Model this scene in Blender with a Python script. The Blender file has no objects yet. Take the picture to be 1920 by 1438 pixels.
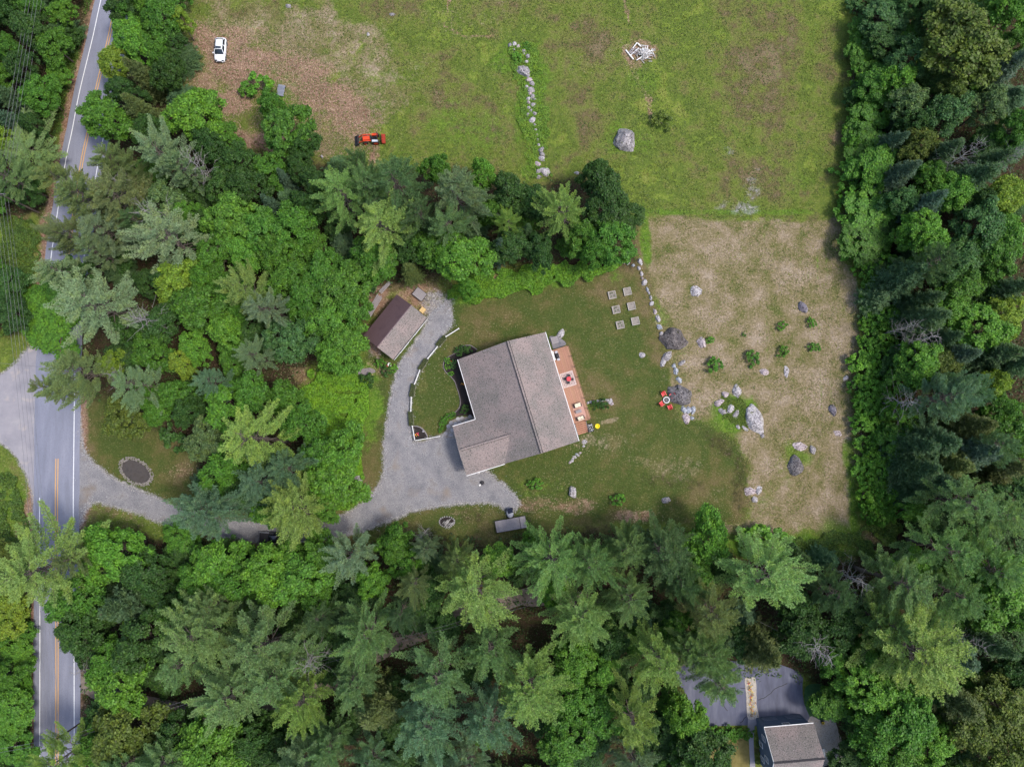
import bpy, bmesh, math, random
import numpy as np
from mathutils import Vector, Matrix, noise as mnoise

# ------------------------------------------------------------------ camera, light, exposure
TH = math.atan(91 / 1280); F = 1280.0; H = 128.0
SC = bpy.context.scene
COL = SC.collection
cam = bpy.data.cameras.new('camera'); camo = bpy.data.objects.new('camera', cam); COL.objects.link(camo)
cam.sensor_width = 36; cam.lens = 24; cam.clip_start = 1; cam.clip_end = 6000
camo.location = (0, 0, H); camo.rotation_euler = (TH, 0, 0)
SC.camera = camo
SUN_TO = Vector((0.985, -0.17, 0)).normalized(); SUN_EL = math.radians(61)
SUN_DIR = Vector((SUN_TO.x * math.cos(SUN_EL), SUN_TO.y * math.cos(SUN_EL), math.sin(SUN_EL)))
world = bpy.data.worlds.new('World'); SC.world = world; world.use_nodes = True
wn = world.node_tree.nodes; wl = world.node_tree.links
sky = wn.new('ShaderNodeTexSky'); sky.sky_type = 'NISHITA'; sky.sun_disc = False
sky.sun_elevation = SUN_EL; sky.sun_rotation = math.atan2(SUN_DIR.x, SUN_DIR.y)
sky.dust_density = 2.5; sky.air_density = 1.0
wl.new(sky.outputs[0], wn['Background'].inputs[0]); wn['Background'].inputs[1].default_value = 0.15
sl = bpy.data.lights.new('sun', 'SUN'); sl.energy = 1.45; sl.angle = math.radians(10); sl.color = (1, .955, .87)
so = bpy.data.objects.new('sun', sl); COL.objects.link(so)
so.rotation_euler = SUN_DIR.to_track_quat('Z', 'Y').to_euler(); so.location = SUN_DIR * 300
SC.view_settings.view_transform = 'Standard'; SC.view_settings.look = 'None'
SC.view_settings.exposure = 0.9; SC.view_settings.gamma = 1.0; SC.view_settings.use_curve_mapping = False
SC.cycles.max_bounces = 4; SC.cycles.diffuse_bounces = 2; SC.cycles.glossy_bounces = 2; SC.cycles.transmission_bounces = 3; SC.cycles.transparent_max_bounces = 4
SC.cycles.use_denoising = True; SC.cycles.use_adaptive_sampling = True; SC.cycles.adaptive_threshold = .02

# ------------------------------------------------------------------ helpers
rng = np.random.default_rng(7); random.seed(7)
CT, ST = math.cos(TH), math.sin(TH)
def P(px, py, z=0.0):
    a, b = (px - 960) / F, (719 - py) / F
    dx, dy, dz = a, b * CT + ST, b * ST - CT
    t = (z - H) / dz
    return (dx * t, dy * t)
def P3(px, py, z=0.0): return P(px, py, z) + (z,)
def proj(x, y, z):
    v = (x, y, z - H)
    yc = v[1] * CT + v[2] * ST; zc = -v[1] * ST + v[2] * CT
    return 960 + F * v[0] / -zc, 719 - F * yc / -zc
def lin(c): c /= 255.0; return c / 12.92 if c <= .04045 else ((c + .055) / 1.055) ** 2.4
def C(r, g, b, k=1.0): return (lin(r) * k, lin(g) * k, lin(b) * k, 1)

def tag(o, label=None, cat=None, group=None, kind=None):
    if label: o['label'] = label
    if cat: o['category'] = cat
    if group: o['group'] = group
    if kind: o['kind'] = kind
    return o
def obj(name, mesh, mat=None, parent=None, loc=None, rz=0.0):
    o = bpy.data.objects.new(name, mesh); COL.objects.link(o)
    if mat is not None and mesh is not None and not mesh.materials: mesh.materials.append(mat)
    if parent is not None: o.parent = parent
    if loc is not None: o.location = loc
    if rz: o.rotation_euler = (0, 0, rz)
    return o
def empty(name, loc=(0, 0, 0), rz=0.0, label=None, cat=None, group=None):
    o = bpy.data.objects.new(name, None); COL.objects.link(o); o.empty_display_size = .3
    o.location = loc; o.rotation_euler = (0, 0, rz)
    return tag(o, label, cat, group)
def np_mesh(name, V, Fc):
    V = np.asarray(V, np.float32); Fc = np.asarray(Fc, np.int32); k = Fc.shape[1]; n = len(Fc)
    m = bpy.data.meshes.new(name)
    m.vertices.add(len(V)); m.vertices.foreach_set('co', V.ravel())
    m.loops.add(n * k); m.loops.foreach_set('vertex_index', Fc.ravel())
    m.polygons.add(n); m.polygons.foreach_set('loop_start', np.arange(n, dtype=np.int32) * k)
    m.polygons.foreach_set('loop_total', np.full(n, k, np.int32))
    m.update(calc_edges=True); m.validate()
    return m
class MB:
    def __init__(s): s.v = []; s.f = []
    def add(s, V, Fs):
        o = len(s.v); s.v += [tuple(p) for p in V]; s.f += [tuple(i + o for i in f) for f in Fs]; return s
    def box(s, c, d, rz=0.0, taper=1.0, rx=0.0, ry=0.0):
        M = Matrix.Translation(c) @ Matrix.Rotation(rz, 4, 'Z') @ Matrix.Rotation(ry, 4, 'Y') @ Matrix.Rotation(rx, 4, 'X')
        x, y, z = d[0] / 2, d[1] / 2, d[2] / 2; t = taper
        V = [(-x, -y, -z), (x, -y, -z), (x, y, -z), (-x, y, -z), (-x * t, -y * t, z), (x * t, -y * t, z), (x * t, y * t, z), (-x * t, y * t, z)]
        return s.add([M @ Vector(p) for p in V], [(0, 3, 2, 1), (4, 5, 6, 7), (0, 1, 5, 4), (1, 2, 6, 5), (2, 3, 7, 6), (3, 0, 4, 7)])
    def bar(s, a, b, w, h=None):
        a, b = Vector(a), Vector(b); d = b - a; L = d.length
        q = d.to_track_quat('X', 'Z').to_matrix().to_4x4(); M = Matrix.Translation((a + b) / 2) @ q
        x, y, z = L / 2, w / 2, (h or w) / 2
        V = [(-x, -y, -z), (x, -y, -z), (x, y, -z), (-x, y, -z), (-x, -y, z), (x, -y, z), (x, y, z), (-x, y, z)]
        return s.add([M @ Vector(p) for p in V], [(0, 3, 2, 1), (4, 5, 6, 7), (0, 1, 5, 4), (1, 2, 6, 5), (2, 3, 7, 6), (3, 0, 4, 7)])
    def prism(s, poly, z0, z1):
        n = len(poly)
        ar = sum(poly[i][0] * poly[(i + 1) % n][1] - poly[(i + 1) % n][0] * poly[i][1] for i in range(n))
        if ar < 0: poly = poly[::-1]
        V = [(x, y, z0) for x, y in poly] + [(x, y, z1) for x, y in poly]
        return s.add(V, [tuple(range(n))[::-1], tuple(range(n, 2 * n))] + [(i, (i + 1) % n, n + (i + 1) % n, n + i) for i in range(n)])
    def slab(s, quad, t):          # thick sheet from 3D outline, extruded down by t
        n = len(quad); V = [tuple(p) for p in quad] + [(p[0], p[1], p[2] - t) for p in quad]
        return s.add(V, [tuple(range(n)), tuple(range(n, 2 * n))[::-1]] + [(i, n + i, n + (i + 1) % n, (i + 1) % n) for i in range(n)])
    def tube(s, pts, rad, n=6, cap=True):
        pts = [Vector(p) for p in pts]; rings = []
        for i, p in enumerate(pts):
            d = (pts[min(i + 1, len(pts) - 1)] - pts[max(i - 1, 0)])
            d = d.normalized() if d.length > 1e-6 else Vector((0, 0, 1))
            a = d.cross(Vector((0, 0, 1))) if abs(d.z) < .95 else d.cross(Vector((1, 0, 0))); a.normalize(); b = d.cross(a)
            r = rad[i] if hasattr(rad, '__len__') else rad
            rings.append([p + a * (r * math.cos(2 * math.pi * k / n)) + b * (r * math.sin(2 * math.pi * k / n)) for k in range(n)])
        V = [v for R in rings for v in R]; Fs = []
        for i in range(len(pts) - 1):
            for k in range(n): Fs.append((i * n + k, i * n + (k + 1) % n, (i + 1) * n + (k + 1) % n, (i + 1) * n + k))
        if cap: Fs += [tuple(range(n))[::-1], tuple(range((len(pts) - 1) * n, len(pts) * n))]
        return s.add(V, Fs)
    def lathe(s, prof, c=(0, 0, 0), n=16, sx=1.0, sy=1.0, caps=True):
        V = [(c[0] + sx * r * math.cos(2 * math.pi * k / n), c[1] + sy * r * math.sin(2 * math.pi * k / n), c[2] + z) for r, z in prof for k in range(n)]
        Fs = [(i * n + k, i * n + (k + 1) % n, (i + 1) * n + (k + 1) % n, (i + 1) * n + k) for i in range(len(prof) - 1) for k in range(n)]
        if caps: Fs += [tuple(range(n))[::-1], tuple(range((len(prof) - 1) * n, len(prof) * n))]
        return s.add(V, Fs)
    def mesh(s, name, smooth=False):
        m = bpy.data.meshes.new(name); m.from_pydata([tuple(v) for v in s.v], [], s.f); m.update()
        if smooth: m.polygons.foreach_set('use_smooth', [True] * len(m.polygons))
        return m
    def obj(s, name, mat, parent=None, loc=None, rz=0.0, smooth=False): return obj(name, s.mesh(name, smooth), mat, parent, loc, rz)

def bevel(o, w, seg=2):
    md = o.modifiers.new('bevel', 'BEVEL'); md.width = w; md.segments = seg; md.limit_method = 'ANGLE'; return o
def vnoise(x, y, s, seed=0):
    x = np.asarray(x, float) / s + 1000.3; y = np.asarray(y, float) / s + 1000.7
    xi = np.floor(x).astype(np.int64); yi = np.floor(y).astype(np.int64); fx = x - xi; fy = y - yi
    def h(a, b):
        n = (a * 374761393 + b * 668265263 + seed * 1442695041) & 0xffffffff
        n = ((n ^ (n >> 13)) * 1274126177) & 0xffffffff
        return ((n ^ (n >> 16)) & 0xffff) / 65535.0
    fx = fx * fx * (3 - 2 * fx); fy = fy * fy * (3 - 2 * fy)
    return (h(xi, yi) * (1 - fx) + h(xi + 1, yi) * fx) * (1 - fy) + (h(xi, yi + 1) * (1 - fx) + h(xi + 1, yi + 1) * fx) * fy
def inpoly(x, y, poly):
    x = np.asarray(x); y = np.asarray(y); r = np.zeros(x.shape, bool); n = len(poly)
    for i in range(n):
        x0, y0 = poly[i]; x1, y1 = poly[(i + 1) % n]
        if y0 == y1: continue
        c = ((y0 > y) != (y1 > y)) & (x < (x1 - x0) * (y - y0) / (y1 - y0) + x0); r ^= c
    return r
def segdist(x, y, pts, closed=False):
    d = np.full(np.shape(x), 1e9); n = len(pts)
    for i in range(n if closed else n - 1):
        x0, y0 = pts[i]; x1, y1 = pts[(i + 1) % n]; dx, dy = x1 - x0, y1 - y0
        t = np.clip(((x - x0) * dx + (y - y0) * dy) / (dx * dx + dy * dy + 1e-9), 0, 1)
        d = np.minimum(d, np.hypot(x - x0 - t * dx, y - y0 - t * dy))
    return d
def sm(a, b, x): t = np.clip((x - a) / (b - a), 0, 1); return t * t * (3 - 2 * t)
def W(pl, z=0.0): return [P(a, b, z) for a, b in pl]
def smooth_poly(pts, k=5, closed=True):
    n = len(pts); out = []
    for i in range(n if closed else n - 1):
        g = lambda j: Vector(pts[j % n] if closed else pts[min(max(j, 0), n - 1)])
        p0, p1, p2, p3 = g(i - 1), g(i), g(i + 1), g(i + 2)
        for j in range(k):
            t = j / k
            out.append(tuple(.5 * ((2 * p1) + (p2 - p0) * t + (2 * p0 - 5 * p1 + 4 * p2 - p3) * t * t + (3 * p1 - p0 - 3 * p2 + p3) * t ** 3)))
    if not closed: out.append(tuple(pts[-1]))
    return out
def jitter(poly, a, s=.7):
    x = np.array([p[0] for p in poly]); y = np.array([p[1] for p in poly])
    return list(zip(x + (vnoise(x, y, s, 3) - .5) * 2 * a, y + (vnoise(x, y, s, 4) - .5) * 2 * a))

# ------------------------------------------------------------------ materials
MATS = {}
def nodes(name):
    m = bpy.data.materials.new(name); m.use_nodes = True; nt = m.node_tree
    for n in list(nt.nodes): nt.nodes.remove(n)
    out = nt.nodes.new('ShaderNodeOutputMaterial'); bs = nt.nodes.new('ShaderNodeBsdfPrincipled')
    nt.links.new(bs.outputs[0], out.inputs[0]); MATS[name] = m
    return m, nt, bs, out
def N(nt, t, **kw):
    n = nt.nodes.new(t)
    for k, v in kw.items(): setattr(n, k, v)
    return n
def noise(nt, co, scale, detail=4, rough=.6):
    n = N(nt, 'ShaderNodeTexNoise'); n.inputs['Scale'].default_value = scale; n.inputs['Detail'].default_value = detail
    n.inputs['Roughness'].default_value = rough; nt.links.new(co, n.inputs['Vector']); return n.outputs['Fac']
def ramp(nt, fac, cols, lo=.3, hi=.7):
    r = N(nt, 'ShaderNodeValToRGB'); e = r.color_ramp.elements
    while len(e) < len(cols): e.new(.5)
    for i, c in enumerate(cols): e[i].position = lo + (hi - lo) * i / max(1, len(cols) - 1); e[i].color = c
    nt.links.new(fac, r.inputs[0]); return r.outputs[0]
def mix(nt, fac, a, b, mode='MIX'):
    n = N(nt, 'ShaderNodeMix', data_type='RGBA', blend_type=mode)
    if isinstance(fac, (int, float)): n.inputs[0].default_value = fac
    else: nt.links.new(fac, n.inputs[0])
    for i, v in ((6, a), (7, b)):
        if isinstance(v, tuple): n.inputs[i].default_value = v
        else: nt.links.new(v, n.inputs[i])
    return n.outputs[2]
def mth(nt, op, a, b=0.0, c=None):
    n = N(nt, 'ShaderNodeMath', operation=op)
    for i, v in enumerate((a, b) if c is None else (a, b, c)):
        if isinstance(v, (int, float)): n.inputs[i].default_value = v
        else: nt.links.new(v, n.inputs[i])
    return n.outputs[0]
def mrange(nt, v, a, b, c=0.0, d=1.0, smooth=False):
    n = N(nt, 'ShaderNodeMapRange'); n.clamp = True
    if smooth: n.interpolation_type = 'SMOOTHSTEP'
    nt.links.new(v, n.inputs[0])
    for i, x in enumerate((a, b, c, d)): n.inputs[1 + i].default_value = x
    return n.outputs[0]
def grey(v): return (v, v, v, 1)
def pmat(name, cols, scale=2.0, detail=5, rough=.8, bump=0.0, bscale=None, bdist=.02, speck=None, tint=False, metal=0.0, coord='Object', lo=.3, hi=.7, spec=.3, stretch=None, coat=0.0):
    m, nt, bs, out = nodes(name)
    tc = N(nt, 'ShaderNodeTexCoord'); co = tc.outputs[coord]
    if stretch:
        mp = N(nt, 'ShaderNodeMapping'); mp.inputs['Scale'].default_value = stretch; nt.links.new(co, mp.inputs[0]); co = mp.outputs[0]
    f = noise(nt, co, scale, detail); col = ramp(nt, f, cols, lo, hi)
    if speck:
        for (ss, sc, lo_, hi_) in speck:
            sf = noise(nt, co, ss, 2, .5); col = mix(nt, mrange(nt, sf, lo_, hi_), col, sc)
    if tint:
        oi = N(nt, 'ShaderNodeObjectInfo'); col = mix(nt, 1.0, col, oi.outputs['Color'], 'MULTIPLY')
    nt.links.new(col, bs.inputs['Base Color'])
    bs.inputs['Roughness'].default_value = rough; bs.inputs['Metallic'].default_value = metal
    bs.inputs['Specular IOR Level'].default_value = spec
    if coat: bs.inputs['Coat Weight'].default_value = coat; bs.inputs['Coat Roughness'].default_value = .08
    if bump:
        b = N(nt, 'ShaderNodeBump'); b.inputs['Strength'].default_value = bump; b.inputs['Distance'].default_value = bdist
        nt.links.new(noise(nt, co, bscale or scale * 4, 4, .65), b.inputs['Height']); nt.links.new(b.outputs[0], bs.inputs['Normal'])
    return m
def leafmat(name, var=.45, trans=.35, scale=.9, warm=(1.25, 1.12, .7), cool=(.75, .86, .95)):
    m, nt, bs, out = nodes(name)
    tc = N(nt, 'ShaderNodeTexCoord'); oi = N(nt, 'ShaderNodeObjectInfo')
    ge = N(nt, 'ShaderNodeNewGeometry')
    f1 = noise(nt, tc.outputs['Object'], scale, 3); f2 = ge.outputs['Random Per Island']
    hue = ramp(nt, f1, [cool + (1,), (1, 1, 1, 1), warm + (1,)], .32, .68)
    col = mix(nt, 1.0, oi.outputs['Color'], hue, 'MULTIPLY')
    br = mrange(nt, f2, 0, 1, 1 - var, 1 + var)
    cb = N(nt, 'ShaderNodeCombineColor'); 
    for i in range(3): nt.links.new(br, cb.inputs[i])
    col = mix(nt, 1.0, col, cb.outputs[0], 'MULTIPLY')
    bs.inputs['Roughness'].default_value = .55; bs.inputs['Specular IOR Level'].default_value = .35
    nt.links.new(col, bs.inputs['Base Color'])
    tr = N(nt, 'ShaderNodeBsdfTranslucent'); tcol = mix(nt, 1.0, col, (1.1, 1.25, .55, 1), 'MULTIPLY'); nt.links.new(tcol, tr.inputs[0])
    mx = N(nt, 'ShaderNodeMixShader'); mx.inputs[0].default_value = trans
    nt.links.new(bs.outputs[0], mx.inputs[1]); nt.links.new(tr.outputs[0], mx.inputs[2]); nt.links.new(mx.outputs[0], out.inputs[0])
    return m
M_LEAF = leafmat('leaf', .5, .35, .8, (1.22, 1.1, .75), (.8, .88, .95))
M_CHIP = leafmat('chip', .45, .05, .25, (1.12, 1.0, .9), (.92, .96, 1.0))
M_NEED = leafmat('needle', .35, .35, .6, (1.15, 1.08, .82), (.85, .92, .97))
M_WEED = leafmat('weed', .4, .35, .25, (1.5, 1.15, .8), (.8, .95, .8))
M_BARK = pmat('bark', [C(70, 60, 52), C(104, 94, 86), C(84, 72, 62)], 3, 5, .95, .6, 12, tint=False)
M_DEAD = pmat('dead_wood', [C(112, 108, 105), C(142, 138, 135), C(94, 90, 87)], 4, 5, .9)
M_STICK = pmat('pale_sticks', [C(150, 146, 142), C(178, 174, 170), C(128, 122, 118)], 4, 5, .9)
M_ROCK = pmat('granite', [C(78, 74, 76), C(116, 112, 114), C(146, 142, 142), C(90, 86, 86)], 1.6, 9, .92, .9, 5, .15,
              speck=[(4.5, C(176, 172, 170), .56, .66), (3.2, C(48, 42, 40), .57, .67), (1.1, C(84, 86, 62), .62, .74)], tint=True, lo=.32, hi=.68)
M_ROAD = pmat('asphalt', [C(116, 118, 130), C(126, 128, 142), C(136, 137, 150)], .35, 6, .85, .3, 14, .02, stretch=(1.6, .25, 1), speck=[(22, C(96, 98, 108), .55, .75)])
M_ASPH2 = pmat('dark_asphalt', [C(76, 78, 92), C(90, 92, 108), C(108, 110, 124)], .6, 6, .8, .3, 14, .02, stretch=(1.2, .3, 1))
M_GRAV = pmat('gravel', [C(104, 103, 107), C(120, 118, 121), C(134, 131, 132), C(116, 109, 104)], .35, 7, .95, .8, 9, .05,
              speck=[(5, C(94, 94, 99), .54, .68), (8, C(166, 163, 163), .57, .72), (.22, C(126, 112, 98), .6, .8)])
M_GRAVL = pmat('pale_gravel', [C(130, 127, 133), C(142, 138, 143), C(154, 149, 151)], .3, 7, .95, .6, 9, .04, speck=[(8, C(130, 128, 134), .55, .75), (.4, C(172, 160, 150), .6, .8)])
M_SAND = pmat('sandy_gravel', [C(150, 142, 134), C(176, 168, 158), C(160, 148, 134)], 1.2, 7, .95, .7, 10, .05, speck=[(7, C(112, 106, 100), .56, .7)])
M_MULCH = pmat('mulch', [C(30, 26, 26), C(48, 42, 40), C(38, 33, 34)], 3, 6, .95, .8, 10, .06)
M_SOIL = pmat('soil', [C(120, 112, 104), C(142, 134, 126), C(100, 92, 84)], 3, 6, .95, .7, 8, .05)
M_TRACK = pmat('dirt', [C(96, 86, 78), C(120, 108, 98), C(134, 124, 116)], .6, 7, .95, .6, 8, .05)
M_WHITE = pmat('white_paint', [C(214, 212, 208), C(228, 226, 224)], 2, 3, .5)
M_LINEW = pmat('line_white', [C(206, 206, 208), C(226, 226, 228), C(176, 178, 184)], 3, 6, .7, lo=.35, hi=.8)
M_LINEY = pmat('line_yellow', [C(196, 150, 84), C(206, 158, 92), C(176, 144, 104)], 3, 6, .7, lo=.35, hi=.8)
M_SHING = pmat('shingle', [C(112, 107, 101), C(120, 112, 107), C(132, 119, 114), C(138, 123, 118)], .2, 5, .95, .5, 8, .03,
               speck=[(5.6, C(78, 75, 74), .53, .64), (8.5, C(156, 144, 140), .54, .7)], lo=.36, hi=.62)
M_METAL = pmat('brown_metal', [C(104, 84, 88), C(112, 92, 96), C(98, 80, 86)], .5, 4, .45, spec=.4, metal=.2)
M_WOODG = pmat('grey_wood', [C(120, 114, 116), C(150, 144, 146), C(134, 126, 126)], 2, 6, .9, .4, 8, .02, stretch=(.5, 6, 1))
M_WOODP = pmat('pale_wood', [C(150, 144, 136), C(172, 166, 158), C(140, 132, 124)], 2, 6, .8)
M_WOODN = pmat('new_wood', [C(196, 164, 112), C(212, 182, 130)], 2, 5, .7, stretch=(.5, 6, 1))
M_DECK = pmat('deck_wood', [C(156, 114, 94), C(166, 122, 100), C(176, 132, 108)], .4, 4, .7, tint=True, stretch=(4, .4, 1))
M_SIDE = pmat('beige_siding', [C(186, 178, 166), C(196, 188, 176)], 1, 4, .7)
M_SIDEB = pmat('blue_siding', [C(84, 98, 116), C(92, 106, 124)], 1, 4, .7)
M_GLASS = pmat('window_glass', [C(30, 38, 46), C(44, 54, 62)], .5, 2, .08, spec=.8)
M_PLAIN = pmat('painted', [grey(.92), grey(1.0)], 3, 4, .55, tint=True)
M_FABR = pmat('fabric', [grey(.88), grey(1.0)], 6, 5, .9, .3, 30, .01, tint=True)
M_CARW = pmat('car_paint', [C(226, 226, 228), C(232, 232, 234)], 1, 2, .25, spec=.5, coat=.6)
M_CARK = pmat('dark_car_paint', [C(22, 24, 32), C(28, 30, 38)], 1, 2, .25, spec=.5, coat=.6)
M_RUB = pmat('rubber', [C(34, 33, 34), C(46, 44, 44)], 5, 4, .85)
M_STEEL = pmat('steel', [C(150, 150, 156), C(176, 176, 182)], 3, 4, .4, metal=.6)
M_DARK = pmat('dark_metal', [C(36, 34, 38), C(52, 50, 54)], 4, 4, .6)
M_WIRE = pmat('wire', [C(92, 92, 98), C(120, 120, 124)], 1, 2, .6)
M_FLAG = pmat('flagstone', [C(126, 124, 128), C(156, 152, 152), C(140, 134, 134)], 1.4, 6, .9, .4, 8, .03, tint=True)
def setcol(o, rgba): o.color = rgba; return o

def ground_material():
    m, nt, bs, out = nodes('ground_cover')
    geo = N(nt, 'ShaderNodeNewGeometry'); co = geo.outputs['Position']
    A = N(nt, 'ShaderNodeAttribute', attribute_name='zoneA'); B = N(nt, 'ShaderNodeAttribute', attribute_name='zoneB')
    sa = N(nt, 'ShaderNodeSeparateColor'); nt.links.new(A.outputs['Color'], sa.inputs[0])
    sb = N(nt, 'ShaderNodeSeparateColor'); nt.links.new(B.outputs['Color'], sb.inputs[0])
    big = noise(nt, co, .05, 5, .65); mid = noise(nt, co, .25, 7, .7); fine = noise(nt, co, 2.6, 5, .7); edge = noise(nt, co, .9, 6, .7)
    grain = noise(nt, co, 5.5, 3, .6); big2 = noise(nt, co, .09, 4, .6)
    def wgt(s, k=1.0): return mrange(nt, mth(nt, 'ADD', s, mth(nt, 'MULTIPLY', mth(nt, 'SUBTRACT', edge, .5), k)), .3, .7, smooth=True)
    comb = mth(nt, 'ADD', mth(nt, 'MULTIPLY', big, .6), mth(nt, 'MULTIPLY', mid, .4))
    mead = ramp(nt, comb, [C(114, 100, 76), C(94, 86, 56), C(102, 104, 56), C(98, 110, 47), C(82, 98, 41), C(104, 120, 47), C(116, 124, 58)], .39, .61)
    dry = ramp(nt, mth(nt, 'ADD', mth(nt, 'MULTIPLY', mid, .55), mth(nt, 'ADD', mth(nt, 'MULTIPLY', fine, .2), mth(nt, 'MULTIPLY', big2, .25))), [C(86, 92, 48), C(108, 102, 66), C(124, 112, 84), C(137, 122, 100), C(150, 135, 116)], .40, .60)
    lush = ramp(nt, edge, [C(68, 94, 32), C(82, 112, 36), C(100, 122, 44)], .35, .65)
    dirt = ramp(nt, mth(nt, 'ADD', mth(nt, 'MULTIPLY', mid, .5), mth(nt, 'MULTIPLY', fine, .5)), [C(106, 78, 62), C(130, 101, 84), C(143, 117, 100), C(154, 132, 115)], .36, .66)
    litter = ramp(nt, edge, [C(44, 36, 26), C(66, 52, 40), C(50, 54, 28), C(74, 62, 48)], .34, .66)
    grav = ramp(nt, fine, [C(110, 106, 104), C(140, 136, 136), C(166, 162, 160)], .36, .64)
    lawn = ramp(nt, comb, [C(106, 94, 66), C(92, 88, 52), C(78, 84, 42), C(66, 80, 36), C(84, 88, 46)], .40, .60)
    col = mix(nt, wgt(sb.outputs[2], .5), mead, lawn)
    for s, c in ((sa.outputs[0], dry), (sa.outputs[1], lush), (sa.outputs[2], dirt), (sb.outputs[0], litter), (sb.outputs[1], grav)):
        col = mix(nt, wgt(s), col, c)
    br = mrange(nt, mth(nt, 'ADD', mth(nt, 'MULTIPLY', fine, .5), mth(nt, 'MULTIPLY', grain, .5)), .3, .7, .52, 1.4)
    cb = N(nt, 'ShaderNodeCombineColor')
    for i in range(3): nt.links.new(br, cb.inputs[i])
    col = mix(nt, 1.0, col, cb.outputs[0], 'MULTIPLY')
    fleck = noise(nt, co, 3.6, 1, .4)
    pale = mth(nt, 'ADD', mth(nt, 'MULTIPLY', sa.outputs[0], .16), mth(nt, 'MULTIPLY', sa.outputs[2], .5))
    col = mix(nt, mth(nt, 'MULTIPLY', mrange(nt, fleck, .6, .72), mth(nt, 'ADD', pale, .10)), col, C(206, 188, 156))
    nt.links.new(col, bs.inputs['Base Color']); bs.inputs['Roughness'].default_value = .95; bs.inputs['Specular IOR Level'].default_value = .1
    b = N(nt, 'ShaderNodeBump'); b.inputs['Strength'].default_value = .7; b.inputs['Distance'].default_value = .18
    nt.links.new(mth(nt, 'ADD', fine, grain), b.inputs['Height']); nt.links.new(b.outputs[0], bs.inputs['Normal'])
    return m
M_GROUND = ground_material()

# ------------------------------------------------------------------ layout (photo pixels laid out on the ground plane)
ROADC = [(262, -150), (240, -70), (220, 0), (203, 77), (179, 177), (165, 250), (155, 297), (142, 377), (128, 473), (118, 560), (112, 640), (109, 720), (107, 860), (106, 960), (107, 1190), (107, 1438), (108, 1560)]
DRIVE = [(140, 745), (150, 800), (153, 838), (163, 857), (187, 880), (220, 903), (267, 923), (310, 943), (360, 962), (420, 975), (480, 980), (550, 982), (600, 977), (640, 968), (660, 960), (700, 927), (717, 897), (722, 874),
         (722, 834), (728, 787), (737, 734), (747, 700), (756, 676), (775, 650), (800, 612), (806, 590), (825, 576), (836, 566), (842, 580), (846, 605), (838, 614), (824, 637), (803, 666), (785, 693), (775, 720), (768, 750), (767, 785), (772, 826), (778, 832), (823, 822), (850, 815),
         (885, 880), (907, 884), (940, 907), (962, 928), (970, 945), (955, 955), (924, 941), (874, 942), (827, 946), (780, 954), (740, 970), (690, 990), (640, 1003), (590, 1010), (520, 1016), (440, 1008), (380, 997), (327, 985), (300, 977), (257, 960), (233, 953), (187, 940), (167, 943), (158, 960), (140, 975)]
SIDE = [(-60, 716), (0, 701), (20, 690), (42, 668), (58, 648), (66, 630), (100, 640), (100, 960), (66, 972), (63, 930), (54, 900), (42, 875), (28, 852), (0, 828), (-60, 800)]
TRACK = [(146, 1283), (180, 1290), (240, 1312), (340, 1335), (480, 1330), (600, 1290), (700, 1225), (760, 1195), (860, 1150), (960, 1122), (1040, 1118), (1120, 1140), (1220, 1190), (1300, 1245), (1400, 1262)]
ND = [(1262, 1262), (1283, 1294), (1295, 1325), (1315, 1358), (1402, 1359), (1440, 1362), (1514, 1352), (1508, 1319), (1504, 1291), (1500, 1262), (1440, 1240), (1384, 1240), (1320, 1235)]
MEADOW = [(352, -60), (1592, -60), (1592, 100), (1590, 250), (1582, 400), (1480, 412), (1330, 406), (1200, 402), (1150, 380), (1090, 335), (1000, 345), (900, 320), (700, 310), (600, 300), (560, 300), (440, 285), (430, 240), (345, 170), (330, 90), (345, 30)]
MOWN = [(1200, 402), (1330, 406), (1480, 412), (1572, 405), (1582, 470), (1612, 540), (1612, 640), (1597, 740), (1605, 830), (1610, 900), (1604, 1000), (1500, 1008), (1385, 1008), (1340, 985), (1388, 970), (1398, 900), (1383, 835), (1335, 795), (1290, 795), (1262, 695), (1250, 650), (1240, 610), (1222, 560), (1205, 510), (1195, 450)]
LAWN = [(684, 700), (700, 650), (740, 640), (810, 566), (850, 560), (930, 552), (1010, 530), (1100, 512), (1165, 488), (1205, 510), (1222, 560), (1240, 610), (1250, 650), (1262, 695), (1290, 795), (1335, 795), (1383, 835), (1398, 900), (1388, 970), (1340, 985), (1270, 985), (1180, 980), (1060, 990), (990, 1005), (920, 1010), (830, 1000), (780, 1000), (700, 1005), (650, 985), (672, 920), (668, 850), (688, 780)]
FRONT = [(150, 740), (250, 760), (330, 800), (370, 850), (362, 945), (310, 945), (220, 905), (163, 857), (152, 820)]
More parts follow.
